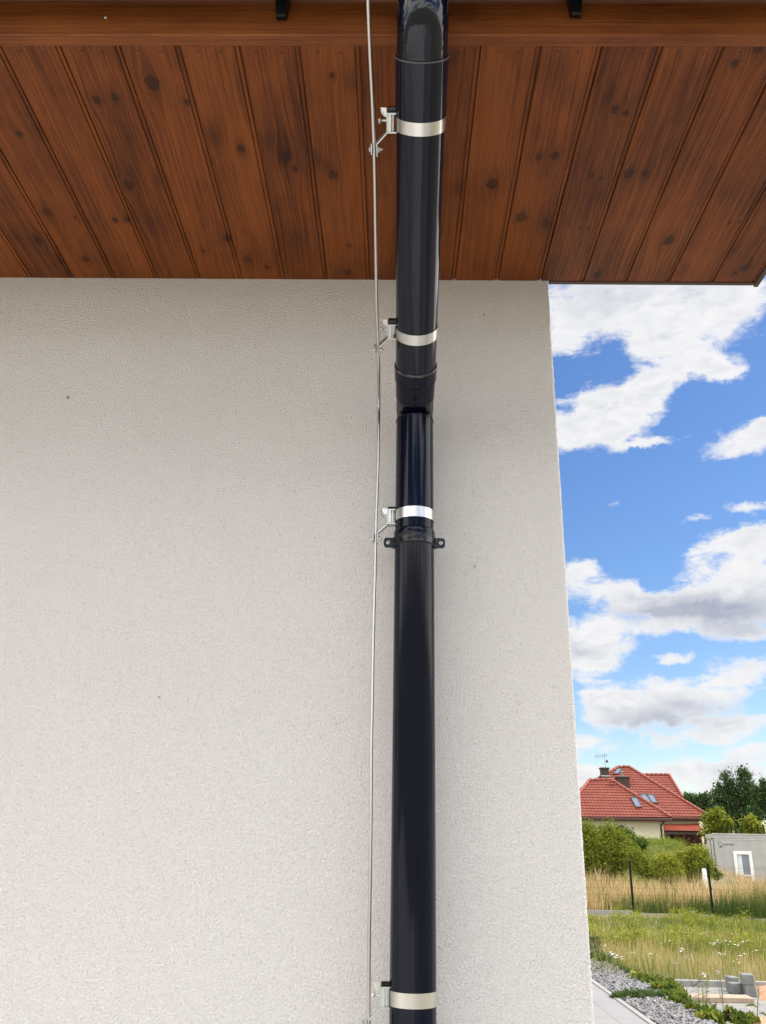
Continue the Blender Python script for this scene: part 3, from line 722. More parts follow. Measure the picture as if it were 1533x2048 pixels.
# terrain sheet
YKB = onZ(1400, 1960, -.03)[1]
ZH = onY(1300, 1690, 57.5)[2]
print('YKB', YKB, 'ZH', ZH)
YFN = 26.2
def sm(a, b_, t): t = np.clip((t-a)/(b_-a), 0, 1); return t*t*(3-2*t)
def terr(x, y):
    x = np.asarray(x, float); y = np.asarray(y, float)
    z = -.13-.37*sm(YKB, 22, y)
    z = z-.12*sm(27, 36, y)
    left = 1-sm(14.5, 17.5, x-(y-36)*.12)
    z = z+left*(ZH+.62)*sm(33, 52, y)+(1-left)*(ZH+.62)*sm(52, 62, y)
    z = z+.05*np.sin(x*.9+y*.3)*sm(11, 16, y)+.04*np.sin(x*.37-y*.8)*sm(11, 16, y)
    return z
xs = np.concatenate([[-1500, -500, -150, -60], np.linspace(-25, 60, 120), [90, 200, 600, 1500]]); ys = np.concatenate([[-1500, -400, -80, -30], np.linspace(-10, 75, 120), [100, 200, 600, 2500]])
GXX, GYY = np.meshgrid(xs, ys); GZ = terr(GXX, GYY)
V = np.stack([GXX, GYY, GZ], -1).reshape(-1, 3); nx = len(xs)
a, b_ = np.meshgrid(np.arange(len(ys)-1), np.arange(nx-1), indexing='ij'); q = (a*nx+b_).ravel()
tag(raw('ground', V, np.stack([q, q+1, q+nx+1, q+nx], -1), M_SOIL, smooth=True), kind='structure')
# gravel bed with stones
XG = XK+.50
b = MB(); b.box(XK+.001, XG+.1, -3, 13.6, -.16, -.035); struct('gravel_bed', b, mat('gravel_base', (.12, .12, .125), .95))
ico = [(0, 0, 1)]+[(.894*cos(2*pi*k/5), .894*sin(2*pi*k/5), .447) for k in range(5)]+[(.894*cos(2*pi*(k+.5)/5), .894*sin(2*pi*(k+.5)/5), -.447) for k in range(5)]+[(0, 0, -1)]
icf = [(0, 1+k, 1+(k+1) % 5) for k in range(5)]+[(1+k, 6+k, 1+(k+1) % 5) for k in range(5)]+[(6+k, 6+(k+1) % 5, 1+(k+1) % 5) for k in range(5)]+[(11, 6+(k+1) % 5, 6+k) for k in range(5)]
ico = np.array(ico); icf = np.array(icf)
def stones(n, xr, yr_, zr, size):
    V = np.zeros((n, 12, 3)); r = rng.uniform(.6, 1.35, (n, 1, 3)); r[:, :, 2] *= .7
    P = ico[None]*r*(1+rng.uniform(-.28, .28, (n, 12, 1)))
    ang = rng.uniform(0, 6.28, n); c, s = np.cos(ang), np.sin(ang)
    t2 = rng.uniform(-.8, .8, n); c2, s2 = np.cos(t2), np.sin(t2)
    y_ = P[..., 1]*c2[:, None]-P[..., 2]*s2[:, None]; z_ = P[..., 1]*s2[:, None]+P[..., 2]*c2[:, None]; x_ = P[..., 0]
    x2 = x_*c[:, None]-y_*s[:, None]; y2 = x_*s[:, None]+y_*c[:, None]
    sz = (size*rng.uniform(.6, 1.3, n))[:, None]
    V = np.stack([x2*sz, y2*sz, z_*sz], -1)
    V += np.stack([rng.uniform(*xr, n), rng.uniform(*yr_, n), rng.uniform(*zr, n)], -1)[:, None]
    Fa = (icf[None]+np.arange(n)[:, None, None]*12).reshape(-1, 3)
    return V.reshape(-1, 3), Fa, np.repeat(rng.uniform(0, 1, n)**1.3, 12)
V, Fa, T_ = stones(15000, (XK+.02, XG+.10), (4.5, 13.4), (-.035, .012), .0185)
tag(raw('gravel', V, Fa, M_STONE, attrs=dict(tint=T_)), 'grey crushed stone strip along the path kerb', kind='stuff')

# yard paving, kerb behind it
XY0 = XG+.12
b = MB(); b.box(XY0, 16, 1.0, YKB-.05, -.2, -.10); struct('yard_paving', b, M_PAVE)
b = MB(); x = XY0-.3
while x < 16: b.bbox(x, x+.992, YKB-.05, YKB+.03, -.25, -.03, .004); x += 1.0
struct('yard_kerb', b, M_KERB)
# sand patches
def mound(name, pts, z, h, m, seed):
    r = np.random.default_rng(seed); c = np.mean(pts, 0); V = [(c[0], c[1], z+h)]; F_ = []
    n = len(pts); rings = 6
    for k in range(1, rings+1):
        t = k/rings
        for p in pts: V.append((c[0]+(p[0]-c[0])*t, c[1]+(p[1]-c[1])*t, z+h*(1-t**2)+r.uniform(-.006, .006)*(t < 1)-.004*(t == 1)))
    for j in range(n): F_.append((0, 1+j, 1+(j+1) % n))
    mb = MB(); mb.add(V, F_+[(1+k*n+j, 1+(k+1)*n+j, 1+(k+1)*n+(j+1) % n, 1+k*n+(j+1) % n) for k in range(rings-1) for j in range(n)], True)
    return struct(name, mb, m)
def zpoly(lst, z): return [onZ(u, v, z)[:2] for (u, v) in lst]
mound('sand', zpoly([(1505, 1973), (1520, 1971), (1545, 1970), (1580, 1972), (1600, 1990), (1580, 2006), (1550, 2004), (1530, 2003), (1518, 1998), (1516, 1985)], -.10), -.098, .05, M_SAND, 3)
mound('sand', zpoly([(1462, 1970), (1476, 1970), (1477, 1974), (1470, 1977), (1460, 1975)], -.10), -.098, .012, M_SAND, 4)
mound('sand', zpoly([(1475, 2046), (1520, 2038), (1545, 2038), (1560, 2060), (1500, 2070)], -.10), -.098, .06, M_SAND, 5)
# blocks
def block(u, v, z, wpx, hgt, dep, label, rot=.1):
    p = onZ(u, v, z); zc = proj(p)[2]; hw = wpx*zc/F/2
    t = MB(); T = Matrix.Translation((p[0], p[1]+dep/2, z)) @ Matrix.Rotation(rot, 4, 'Z')
    t.bbox(-hw, hw, -dep/2, dep/2, .001, hgt, .007, T)
    o = build('concrete_block', t, M_BLOCK); tag(o, label, 'paving block', 'concrete blocks left on the yard paving'); return p, hw, zc
ZY = -.10
p, hw, zc = block(1506, 1994, ZY, 21, .12, .16, 'grey concrete block at the bottom front of the small pile', -.1)
def above(p, du, z): return (proj(p)[0]+du)
q = proj((p[0], p[1], ZY+.121))
block_p = p
def blockat(x, y, z, w_, h_, d_, label, rot):
    T = Matrix.Translation((x, y, z)) @ Matrix.Rotation(rot, 4, 'Z'); t = MB(); t.bbox(-w_/2, w_/2, -d_/2, d_/2, .001, h_, .008, T)
    tag(build('concrete_block', t, M_BLOCK), label, 'paving block', 'concrete blocks left on the yard paving')
blockat(p[0]-.015, p[1]+.08, ZY+.121, .135, .115, .15, 'grey concrete block lying on top of the small pile', -.15)
blockat(p[0]-.125, p[1]+.21, ZY, .13, .12, .14, 'dark concrete block at the left end of the small pile', .15)
blockat(p[0]-.075, p[1]+.42, ZY, .12, .16, .15, 'concrete block standing behind the small pile by the kerb', .05)
# plank
pa = onZ(1374, 2004, ZY); pb = onZ(1504, 2004, ZY)
t = MB(); t.bbox(pa[0], pb[0], pa[1], pa[1]+.24, ZY+.001, ZY+.052, .004)
tag(build('wooden_plank', t, M_PLANK), 'pale wooden plank lying flat on the grey block paving', 'plank')
def stick(u0, v0, u1, v1, label, r=.008):
    a, c = onZ(u0, v0, -.02), onZ(u1, v1, -.02); b = MB(); m_ = (a+c)/2+np.array((.01, .02, .02))
    b.tube([a, m_, c], [r, r*1.2, r*.6], 8); tag(build('stick', b, M_SPIDER), label, 'stick')
stick(1291, 1956, 1346, 1967, 'long black stick lying across the left end of the yard kerb', .012)
stick(1388, 1972, 1407, 1962, 'short black stick leaning on the yard kerb')

# ------------------------------------------------------------------ grasses
def blades(n, xr, yr_, hr, wd, seed, tintf, keep=None, lean=.35, head=0.0, rz=None):
    r = np.random.default_rng(seed)
    X = r.uniform(*xr, n); Y = r.uniform(*yr_, n)
    if keep is not None: k = keep(X, Y); X, Y = X[k], Y[k]; n = len(X)
    pat = .5+.25*np.sin(X*1.3+Y*.7+seed)+.25*np.sin(X*.6-Y*1.1+2*seed)+.3*np.sin(X*4.1+Y*2.3)*np.sin(Y*3.7-X*1.9)
    Hh = r.uniform(*hr, n)*(.7+.5*pat)
    Z = terr(X, Y); a = r.uniform(0, 2*pi, n); ld = r.uniform(.05, 1, n)*lean*Hh
    dxx, dyy = np.cos(a)*ld, np.sin(a)*ld
    wa = r.uniform(0, pi, n); w_ = wd*r.uniform(.5, 1.4, n)*(1 + .0*Y); wx, wy = np.cos(wa)*w_, np.sin(wa)*w_
    V = np.zeros((n, 5, 3))
    for i_, (h, s, ww) in enumerate(((0, 0, 1), (0, 0, -1), (.55, .3, .8), (.55, .3, -.8), (1, 1, 0))):
        V[:, i_, 0] = X+dxx*s+wx*ww*.5; V[:, i_, 1] = Y+dyy*s+wy*ww*.5; V[:, i_, 2] = Z+Hh*h-.02
    idx = np.arange(n)[:, None]*5
    tr = np.concatenate([idx+[[0, 1, 3]], idx+[[0, 3, 2]], idx+[[2, 3, 4]]])
    T_ = np.clip(tintf(X, Y, r, n), 0, 1); T5 = np.repeat(T_[:, None], 5, 1); T5[:, 4] += .12; T5[:, :2] -= .10
    return V.reshape(-1, 3), tr, np.clip(T5, 0, 1).ravel()
def cat(parts):
    V, Fa, T_ = [], [], []; o = 0
    for v, f, t in parts: V.append(v); Fa.append(f+o); T_.append(t); o += len(v)
    return np.concatenate(V), np.concatenate(Fa), np.concatenate(T_)
def tm(lo, hi): return lambda X, Y, r, n: r.uniform(lo, hi, n)+.32*np.sin(X*.8+Y*.35)*np.sin(Y*.5+1)+.20*np.sin(X*2.1+Y*1.7)+.15*np.sin(X*5.3-Y*3.1)*np.sin(Y*4.1)
near = lambda X, Y: (X < 3+Y*.85) & (X > XG-.6)
mead = [blades(30000, (2.3, 26), (YKB+.05, 15), (.16, .42), .010, 21, lambda X, Y, r, n: r.uniform(.25, .95, n)+.2*np.sin(X*1.1+Y*.8), near),
        blades(34000, (2.3, 26), (14, 20), (.18, .42), .013, 22, tm(.2, .85), near),
        blades(30000, (2.3, 26), (20, YFN-1.6), (.12, .30), .014, 23, tm(.05, .6), near), blades(9000, (2.3, 26), (YFN-1.6, YFN-.1), (.03, .11), .012, 24, tm(.1, .6), near)]
V, Fa, T_ = cat(mead)
tag(raw('meadow_grass', V, Fa, M_MEADOW, attrs=dict(tint=T_)), 'patchy green and straw coloured grass between yard kerb and fence', kind='stuff')
dry = [blades(16000, (4, 28), (YFN+.25, YFN+2.8), (.25, .75), .018, 31, tm(.0, .45), near),
       blades(26000, (4, 30), (YFN+1.6, YFN+7.0), (.42, 1.18), .020, 32, lambda X, Y, r, n: r.uniform(.45, 1.1, n)+.18*np.sin(X*1.7+Y)-.4*(r.uniform(0, 1, n) > .72), near, lean=.45),
       blades(9000, (15, 32), (YFN+7, 42), (.25, .5), .024, 33, lambda X, Y, r, n: r.uniform(.4, 1.0, n), near, lean=.45)]
V, Fa, T_ = cat(dry)
tag(raw('dry_grass', V, Fa, M_DRY, attrs=dict(tint=T_)), 'tall straw coloured dry grass growing behind the wire fence', kind='stuff')
bank = [blades(60000, (5, 30), (33, 57), (.22, .50), .030, 41, lambda X, Y, r, n: r.uniform(.15, 1.0, n)-.35*sm(46, 54, Y)+.2*np.sin(X*.9+Y*.6), lambda X, Y: near(X, Y) & ~((X > 12.2+(Y-34)*.25) & (Y < 50)))]
V, Fa, T_ = cat(bank)
tag(raw('bank_grass', V, Fa, M_BANK, attrs=dict(tint=T_)), 'green overgrown bank of grass below the cream house', kind='stuff')
# white flowers
FL = []
for (u, v, n_, su) in [(1275, 1840, 5, 5), (1307, 1851, 2, 3), (1225, 1907, 14, 9), (1240, 1915, 7, 6), (1365, 1901, 12, 9), (1370, 1912, 5, 8), (1412, 1866, 5, 8), (1365, 1870, 4, 8), (1425, 1885, 9, 12), (1445, 1880, 8, 14), (1463, 1866, 6, 6), (1470, 1888, 8, 14), (1495, 1884, 5, 12), (1443, 1907, 5, 8), (1410, 1948, 7, 5), (1435, 1944, 5, 6), (1475, 1921, 4, 8), (1330, 1882, 4, 12), (1355, 1925, 4, 10), (1290, 1910, 4, 14), (1256, 1905, 4, 8), (1520, 1899, 4, 14), (1210, 1889, 2, 3), (1485, 1911, 3, 8)]:
    for k in range(n_):
        uu, vv = u+random.gauss(0, su*.7), v+random.gauss(0, 2.2)
        p = None; yy = 12.
        for it in range(12):
            p = onZ(uu, vv, terr(2.+yy*.3, yy)+.34); yy = p[1]
        FL.append(p)
b = MB(); FM = []
for p in FL:
    r = random.uniform(.010, .025); tx, ty = random.uniform(-.35, .35), random.uniform(-.5, .1)
    n_ = 7; c = [(p[0]+r*cos(2*pi*k/n_)*(1+.2*(k % 2)), p[1]+r*sin(2*pi*k/n_), p[2]+r*cos(2*pi*k/n_)*tx+r*sin(2*pi*k/n_)*ty) for k in range(n_)]
    b.add([(p[0], p[1], p[2]+.004)]+c+[(p[0], p[1], p[2]-.006)], [(0, 1+k, 1+(k+1) % n_) for k in range(n_)]+[(n_+1, 1+(k+1) % n_, 1+k) for k in range(n_)])
    FM += [0]*(2*n_); b.tube([(p[0], p[1], p[2]), (p[0]+.01, p[1], terr(p[0], p[1])+.0)], .0013, 3, caps=False); FM += [1]*3
wfo = build('wildflowers', b, M_PETAL, fix=False); wfo.data.materials.append(M_STEM); wfo.data.polygons.foreach_set('material_index', FM[:len(wfo.data.polygons)])
tag(wfo, 'scattered small white wildflowers in the meadow grass', kind='stuff')

# ------------------------------------------------------------------ leaves
def leafcloud(lobes, n, size, seed, dens=1.0, shell=.45, tint=(0, 1), up=.0):
    """lobes: (x,y,z,rx,ry,rz). small two-triangle leaves gathered in sprays"""
    r = np.random.default_rng(seed); L = np.array(lobes, float); vol = (L[:, 3]*L[:, 4]*L[:, 5])**.7; pr = vol/vol.sum()
    ncl = max(6, n//14); li = r.choice(len(L), ncl, p=pr)
    d = r.normal(size=(ncl, 3)); d /= np.linalg.norm(d, axis=1)[:, None]
    rad = (shell+(1-shell)*r.uniform(0, 1, ncl)**.6)*r.uniform(.85, 1.18, ncl)
    C = L[li, :3]+d*rad[:, None]*L[li, 3:6]
    ci = r.integers(0, ncl, n); cs = L[li, 3].mean()*.25*r.uniform(.5, 1.6, ncl)
    P = C[ci]+r.normal(size=(n, 3))*cs[ci][:, None]
    a = r.normal(size=(n, 3)); a /= np.linalg.norm(a, axis=1)[:, None]
    b_ = np.cross(a, r.normal(size=(n, 3))); b_ /= np.linalg.norm(b_, axis=1)[:, None]
    s = (size*r.uniform(.6, 1.4, n))[:, None]
    V = np.stack([P-a*s, P+b_*s*.45, P+a*s, P-b_*s*.45], 1)
    t = np.clip(r.uniform(tint[0], tint[1], ncl)[ci]*.6+r.uniform(tint[0], tint[1], n)*.4, 0, 1)
    return V.reshape(-1, 3), np.arange(n*4).reshape(-1, 4), np.repeat(t, 4)
def px_lobes(lst, Y, dfrac=.9, seed=0):
    r = random.Random(seed); out = []
    for e in lst:
        u, v, ru = e[:3]; rv = e[3] if len(e) > 3 else ru
        yy = Y+r.uniform(-.4, .4)*ru*Y/F; p = onY(u, v, yy); k = proj(p)[2]/F
        out.append((p[0], p[1], p[2], ru*k, ru*k*dfrac, rv*k))
    return out
def tree(name, label, cat_, lst, Y, n, size, m, seed, group=None, tint=(0, 1), trunk=True, shell=.45, sw=.10, loose=1.0):
    lb = [(a_, b_, c_, d_*loose*1.08, e_*loose, f_*loose*1.08) for (a_, b_, c_, d_, e_, f_) in px_lobes(lst, Y, seed=seed)]
    r0 = random.Random(seed+9)
    for l in list(lb):
        for q_ in range(4):
            an = r0.uniform(.15, pi-.15); dd_ = r0.uniform(.75, 1.12); lb.append((l[0]+cos(an)*l[3]*dd_, l[1]+r0.uniform(-.5, .5)*l[4], l[2]+sin(an)*l[5]*dd_, l[3]*r0.uniform(.14, .26), l[4]*.25, l[5]*r0.uniform(.22, .42))); L = np.array(lb); bx = float(np.average(L[:, 0], weights=L[:, 3])); zb = float(terr(bx, Y))
    t = thing(name, label, cat_, (bx, Y, zb), group)
    V, Fa, T_ = leafcloud(lb, n, size, seed, shell=shell, tint=tint)
    k = V[:, 2].reshape(-1, 4).min(1) > zb-.05
    raw('crown', V, Fa[k], m, t, dict(tint=T_))
    b = MB(); top = max(l[2] for l in lb); h = top-zb; r = random.Random(seed)
    if trunk:
        b.tube([(bx, Y, zb-.1), (bx+.02*h, Y, zb+h*.3), (bx-.01*h, Y, zb+h*.6), (bx, Y, zb+h*.9)], [sw*h*.28, sw*h*.2, sw*h*.12, .02], 10)
    for l in lb[:len(lst)]:
        z0 = zb+(l[2]-zb)*(r.uniform(.25, .6) if trunk else 0)
        mid = (bx*.5+l[0]*.5, Y*.5+l[1]*.5, z0*.5+l[2]*.5+.05*h)
        b.tube([(bx+r.uniform(-.1, .1)*(not trunk), Y, z0), mid, (l[0], l[1], l[2]+l[5]*.5)], [sw*h*.09, sw*h*.06, .012], 6)
    build('trunk' if trunk else 'stems', b, M_BARK, t); return t
# trees behind
TB = 'trees behind the grey building'
tree('tree', 'tall dark tree with a two-pointed airy top behind the grey building', 'tree', [(1484, 1543, 8, 10), (1490, 1560, 15), (1452, 1556, 8, 15), (1465, 1578, 17), (1500, 1585, 17), (1440, 1590, 16, 20), (1470, 1605, 24), (1497, 1615, 22), (1436, 1618, 18), (1455, 1640, 24), (1485, 1645, 24)], 88, 17000, .12, M_LEAFD, 51, TB, shell=.45, tint=(0, 1), loose=.84)
tree('tree', 'low dark tree between the red roof and the tall tree', 'tree', [(1376, 1596, 10, 7), (1388, 1600, 10), (1399, 1605, 13), (1412, 1603, 13, 17), (1408, 1625, 16), (1422, 1628, 14)], 84, 7500, .12, M_LEAFD, 52, TB, shell=.4, loose=.8)
tree('tree', 'loose leafed tree at the right edge behind the grey building', 'tree', [(1518, 1590, 14, 17), (1530, 1612, 20), (1512, 1630, 16), (1540, 1585, 18), (1545, 1625, 24), (1527, 1570, 10)], 80, 8500, .12, M_LEAFD, 53, TB, shell=.4, tint=(.1, 1), loose=.75)
SB = 'shrubs behind the grey building'
tree('shrub', 'yellow green shrub right beside the red awning of the cream house', 'shrub', [(1420, 1642, 13), (1438, 1640, 15, 18), (1452, 1650, 14), (1420, 1663, 14), (1440, 1665, 15)], 56, 3600, .11, M_LEAFY, 54, SB, tint=(0, .6), trunk=False)
tree('shrub', 'bright yellow green shrub behind the grey building roof', 'shrub', [(1503, 1650, 13, 14), (1492, 1660, 9), (1515, 1660, 11)], 58, 2200, .10, M_LEAFY, 55, SB, tint=(.1, .8), trunk=False)
lbls = ['first small conifer of the hedge row from the red awning', 'second small conifer of the hedge row from the red awning', 'third small conifer of the hedge row from the red awning', 'fourth small conifer of the hedge row from the red awning', 'small conifer left of the bright yellow green shrub', 'small conifer right of the bright yellow green shrub', 'small conifer nearest the right edge of the photo']
for (u, lb) in zip((1446, 1454, 1462, 1471, 1483, 1516, 1527), lbls):
    p = onY(u, 1655, 55); k = proj(p)[2]/F; zb = float(terr(p[0], 55)); ztop = onY(u, 1649+(u % 5), 55)[2]
    t = thing('conifer', lb, 'conifer', (p[0], 55, zb), 'small conifers of the hedge row')
    r = np.random.default_rng(int(u)); n = 700; hh = r.uniform(0, 1, n)**.8; rad = (1-hh)*5.0*k*r.uniform(.75, 1.05, n)+.03; an = r.uniform(0, 6.28, n)
    P = np.stack([p[0]+rad*np.cos(an), 55+rad*np.sin(an), zb+hh*(ztop-zb)], -1); V = np.stack([P-(0, 0, .07), P+np.stack([-np.sin(an)*.04, np.cos(an)*.04, hh*0], -1), P+(0, 0, .12), P-np.stack([-np.sin(an)*.04, np.cos(an)*.04, hh*0], -1)], 1)
    raw('crown', V.reshape(-1, 3), np.arange(n*4).reshape(-1, 4), M_THUJA, t, dict(tint=np.repeat(r.uniform(0, 1, n), 4)))
    b = MB(); b.tube([(p[0], 55, zb-.1), (p[0], 55, ztop-.1)], [.05, .02], 8); build('trunk', b, M_BARK, t)
# bushes on the bank
BG = 'bushes on the grassy bank'
tree('bush', 'large dense yellow green bush beside the white house corner', 'bush', [(1178, 1700, 26, 30), (1195, 1690, 26, 26), (1220, 1695, 26, 26), (1200, 1722, 30, 22), (1235, 1715, 24, 22), (1247, 1690, 16), (1170, 1730, 24, 18), (1225, 1735, 24, 15), (1215, 1665, 9, 14), (1178, 1668, 10, 12), (1170, 1655, 6, 10)], 36, 26000, .050, M_LEAFY, 61, BG, tint=(.05, .55), trunk=False)
tree('bush', 'green bush with raised shoots below the second small window', 'bush', [(1248, 1678, 14, 14), (1262, 1685, 15, 12), (1278, 1690, 14, 10), (1235, 1672, 9, 12)], 44, 7000, .06, M_LEAFG, 62, BG, tint=(.1, .6), trunk=False)
tree('bush', 'low yellow green bush just right of the left fence post', 'bush', [(1283, 1732, 15, 14), (1300, 1742, 15, 12), (1275, 1715, 12)], 35, 8000, .046, M_LEAFY, 63, BG, tint=(.1, .6), trunk=False)
tree('bush', 'bright yellow bush midway between the two fence posts', 'bush', [(1322, 1737, 17, 18), (1340, 1730, 15, 18), (1332, 1750, 18, 12), (1350, 1748, 14)], 34.5, 11000, .046, M_LEAFY, 64, BG, tint=(.2, .85), trunk=False)
tree('bush', 'yellow green bush reaching the grey building from the left', 'bush', [(1382, 1728, 17, 20), (1398, 1718, 17, 20), (1410, 1738, 14, 14), (1370, 1745, 16, 12), (1395, 1745, 16, 12), (1365, 1722, 12)], 36, 13000, .046, M_LEAFY, 65, BG, tint=(.15, .75), trunk=False)
tree('bush', 'small green bush in front of the grey building corner', 'bush', [(1428, 1747, 8, 8), (1433, 1752, 8, 7)], 38, 900, .06, M_LEAFG, 66, BG, tint=(0, .6), trunk=False)

lobes = []; rq = random.Random(5)
for k in range(420):
    y = rq.uniform(14.0, YFN-2.0); x = rq.uniform(2.5, 4+y*.72)
    if sin(x*1.1+y*.6)+sin(x*.5-y*.9)+rq.uniform(-1.2, 1.2) < 0: continue
    rr = rq.uniform(.10, .26); lobes.append((x, y, float(terr(x, y))+.12+rr*.4, rr, rr, rr*.8))
V, Fa, T_ = leafcloud(lobes, 26000, .024, 77, shell=.2, tint=(.1, .85))
tag(raw('meadow_weeds', V, Fa, M_LEAFY, attrs=dict(tint=T_)), 'bright yellow green leafy weeds in patches through the meadow', kind='stuff')
lobes = []
for k in range(260):
    y = rq.uniform(36, 56); x = rq.uniform(5, 20)
    if x > 12.2+(y-34)*.25 and y < 50: continue
    rr = rq.uniform(.2, .55); lobes.append((x, y, float(terr(x, y))+.2, rr, rr, rr*.7))
V, Fa, T_ = leafcloud(lobes, 30000, .045, 78, shell=.2, tint=(.0, .7))
tag(raw('bank_weeds', V, Fa, M_LEAFY, attrs=dict(tint=T_)), 'leafy weeds mixed into the grass of the bank', kind='stuff')

# ------------------------------------------------------------------ fence
zg = float(terr(8, YFN))
pL0, pL1 = onY(1267, 1826, YFN), onY(1260.5, 1722, YFN); pR0, pR1 = onY(1425, 1831, YFN), onY(1418, 1728, YFN)
print('posts', pL0, pL1, pR0, pR1, 'terr', zg)
fx0, fx1 = (pL0[0]+pL1[0])/2, (pR0[0]+pR1[0])/2; PS = fx1-fx0; ztL, ztR = pL1[2], pR1[2]
fence = thing('wire_fence', 'dark green wire mesh fence on slim posts across the meadow', 'fence', (fx0, YFN, zg))
for k in (-1, 0, 1, 2, 3):
    x = fx0+k*PS; zt_ = ztL+(ztR-ztL)*k
    b = MB(); b.bbox(x-.030, x+.030, YFN-.02, YFN+.02, zg-.25, zt_, .004); b.bbox(x-.033, x+.033, YFN-.023, YFN+.023, zt_-.01, zt_+.006, .002)
    for zz_ in (.3, .75, 1.2): b.box(x-.008, x+.038, YFN-.03, YFN+.0, zg+zz_, zg+zz_+.03)
    build('post', b, M_POST, fence)
for k in (-1, 0, 1, 2):
    xa, xb = fx0+k*PS+.03, fx0+(k+1)*PS-.03; z1 = ztL+(ztR-ztL)*k-.03; b = MB()
    for i_ in range(int((xb-xa)/.05)+1): b.box(xa+i_*.05-.0011, xa+i_*.05+.0011, YFN-.003, YFN-.001, zg+.12, z1)
    for z_ in np.arange(zg+.14, z1, .20): b.box(xa, xb, YFN-.001, YFN+.002, z_-.0015, z_+.0015)
    build('mesh_panel', b, M_POST, fence)
zk1 = onY(1230, 1820.5, YFN)[2]; zk2 = onY(1350, 1828, YFN)[2]; xkR = onY(1427, 1834, YFN)[0]
b = MB(); b.bbox(fx0-PS, fx0-.03, YFN-.03, YFN+.03, zg-.4, zk1, .004); build('base_slab', b, M_KERB, fence)
b = MB(); b.bbox(fx0-.028, xkR, YFN-.03, YFN+.03, zg-.4, zk2, .004); build('base_slab', b, M_KERB, fence)
p = onY(1385, 1822, YFN-.6); t = MB(); t.bbox(p[0]-.07, p[0]+.07, YFN-.67, YFN-.53, zg-.2, p[2], .01)
tag(build('concrete_stub', t, M_BLOCK), 'short grey concrete stub in front of the fence base', 'stub post')
p = onY(1408, 1737, 34); k = proj(p)[2]/F; t = MB(); zz0 = float(terr(p[0], 34))
t.lathe([(4.3*k, zz0-p[2]-.1), (4.3*k, -.10), (4.0*k, -.04), (2.8*k, -.008), (.001, 0)], p, (0, 0, 1), 20); tag(build('marker_post', t, M_WHITE), 'white round-topped marker post left of the right fence post', 'marker post')

# ------------------------------------------------------------------ grey prefab building
YB = 43.5
PL, PR = onY(1430, 1690, YB), onY(1560, 1690, YB)
xl = onY(1429.5, 1680, YB)[0]; zt1 = onY(1432, 1679, YB)[2]; zt0 = onY(1425, 1668.5, YB+.25)[2]; zgb = -.95
gb = thing('concrete_cabin', 'grey precast concrete cabin with white framed glass door', 'cabin', (xl, YB, zgb))
dL, dR = onY(1467, 1702, YB-.05)[0], onY(1503.5, 1702, YB-.05)[0]; dT = onY(1480, 1702.5, YB-.05)[2]; dB = dT-2.25
b = MB(); xr = xl+6.5
b.box(xl, dL, YB, YB+.14, zgb, zt1); b.box(dR, xr, YB, YB+.14, zgb, zt1); b.box(dL, dR, YB, YB+.14, dT, zt1); b.box(dL, dR, YB, YB+.14, zgb, dB)
b.box(xr-.14, xr, YB+.14, YB+.9, zgb, zt1); b.box(xl, xr, YB+.9, YB+1.04, zgb, zt1)
build('wall', b, M_CONC, gb)
b = MB(); b.box(xl-.001, xr, YB-.012, YB+.05, zt1+.001, zt1+.05); build('wall_cap', b, M_CONCL, gb)
b = MB(); s1 = onY(1424.5, 1682, YB+.22)[0]; s2 = onY(1419, 1678, YB+.5)[0]
b.box(s1, xl-.004, YB+.22, YB+.40, zgb, zt1-.02); b.box(s2, s1-.006, YB+.50, YB+.72, zgb, zt1-.03); build('side_panel', b, M_CONCL, gb)
b = MB(); rl = onY(1424, 1668, YB+.2)[0]; b.bbox(rl, xr+.1, YB+.15, YB+1.2, zt1+.06, zt0, .01)
rfb = build('roof', b, M_CONC, gb)
b = MB(); b.box(rl-.002, xr+.1, YB+.12, YB+.24, zt0+.001, zt0+.05); build('roof_edge', b, M_CONCL, rfb)
b = MB(); fwd = .15
b.bbox(dL, dL+fwd, YB-.05, YB+.05, dB, dT, .01); b.bbox(dR-fwd, dR, YB-.05, YB+.05, dB, dT, .01); b.bbox(dL+fwd, dR-fwd, YB-.05, YB+.05, dT-fwd, dT, .01); b.bbox(dL+fwd, dR-fwd, YB-.05, YB+.05, dB, dB+fwd, .01)
door = build('door', b, M_WHITE, gb)
b = MB(); zr_ = dB+1.15; b.box(dL+fwd, dR-fwd, YB-.02, YB+.01, zr_-.03, zr_+.03); build('rail', b, M_WHITE, door)
b = MB(); b.box(dL+fwd, dR-fwd, YB+.03, YB+.04, dB+fwd, dT-fwd); build('pane', M_GLASS and b, M_GLASS, door)
b = MB(); b.box(dL+fwd+.04, dL+fwd+.25, YB+.02, YB+.028, dB+fwd, dT-fwd-.02); build('curtain', b, M_CURT, door)
# lettering and arch mark
def textobj(s, x, z, size, parent, m, y):
    cu = bpy.data.curves.new('lettering', 'FONT'); cu.body = s; cu.size = size; cu.extrude = .004; cu.space_character = 1.05
    o = bpy.data.objects.new('tmp', cu); col.objects.link(o); dg = bpy.context.evaluated_depsgraph_get(); me = bpy.data.meshes.new_from_object(o.evaluated_get(dg))
    bpy.data.objects.remove(o)
    me.materials.clear(); org = ORG[parent.name]
    ob = link('lettering', me, m, parent); ob.rotation_euler = (pi/2, 0, 0); ob.location = (x-org[0], y-org[1], z-org[2]); ORG[ob.name] = org; return ob
ta = onY(1445.5, 1690.5, YB); tb = onY(1468.5, 1690.5, YB)
to = textobj('PLUSHOME', ta[0], ta[2], .19, gb, M_INK, YB-.006)
wT = max(v.co.x for v in to.data.vertices); to.scale = ((tb[0]-ta[0])/wT,)*2+(1,)
b = MB(); c = onY(1440, 1688, YB-.005); k = .0235
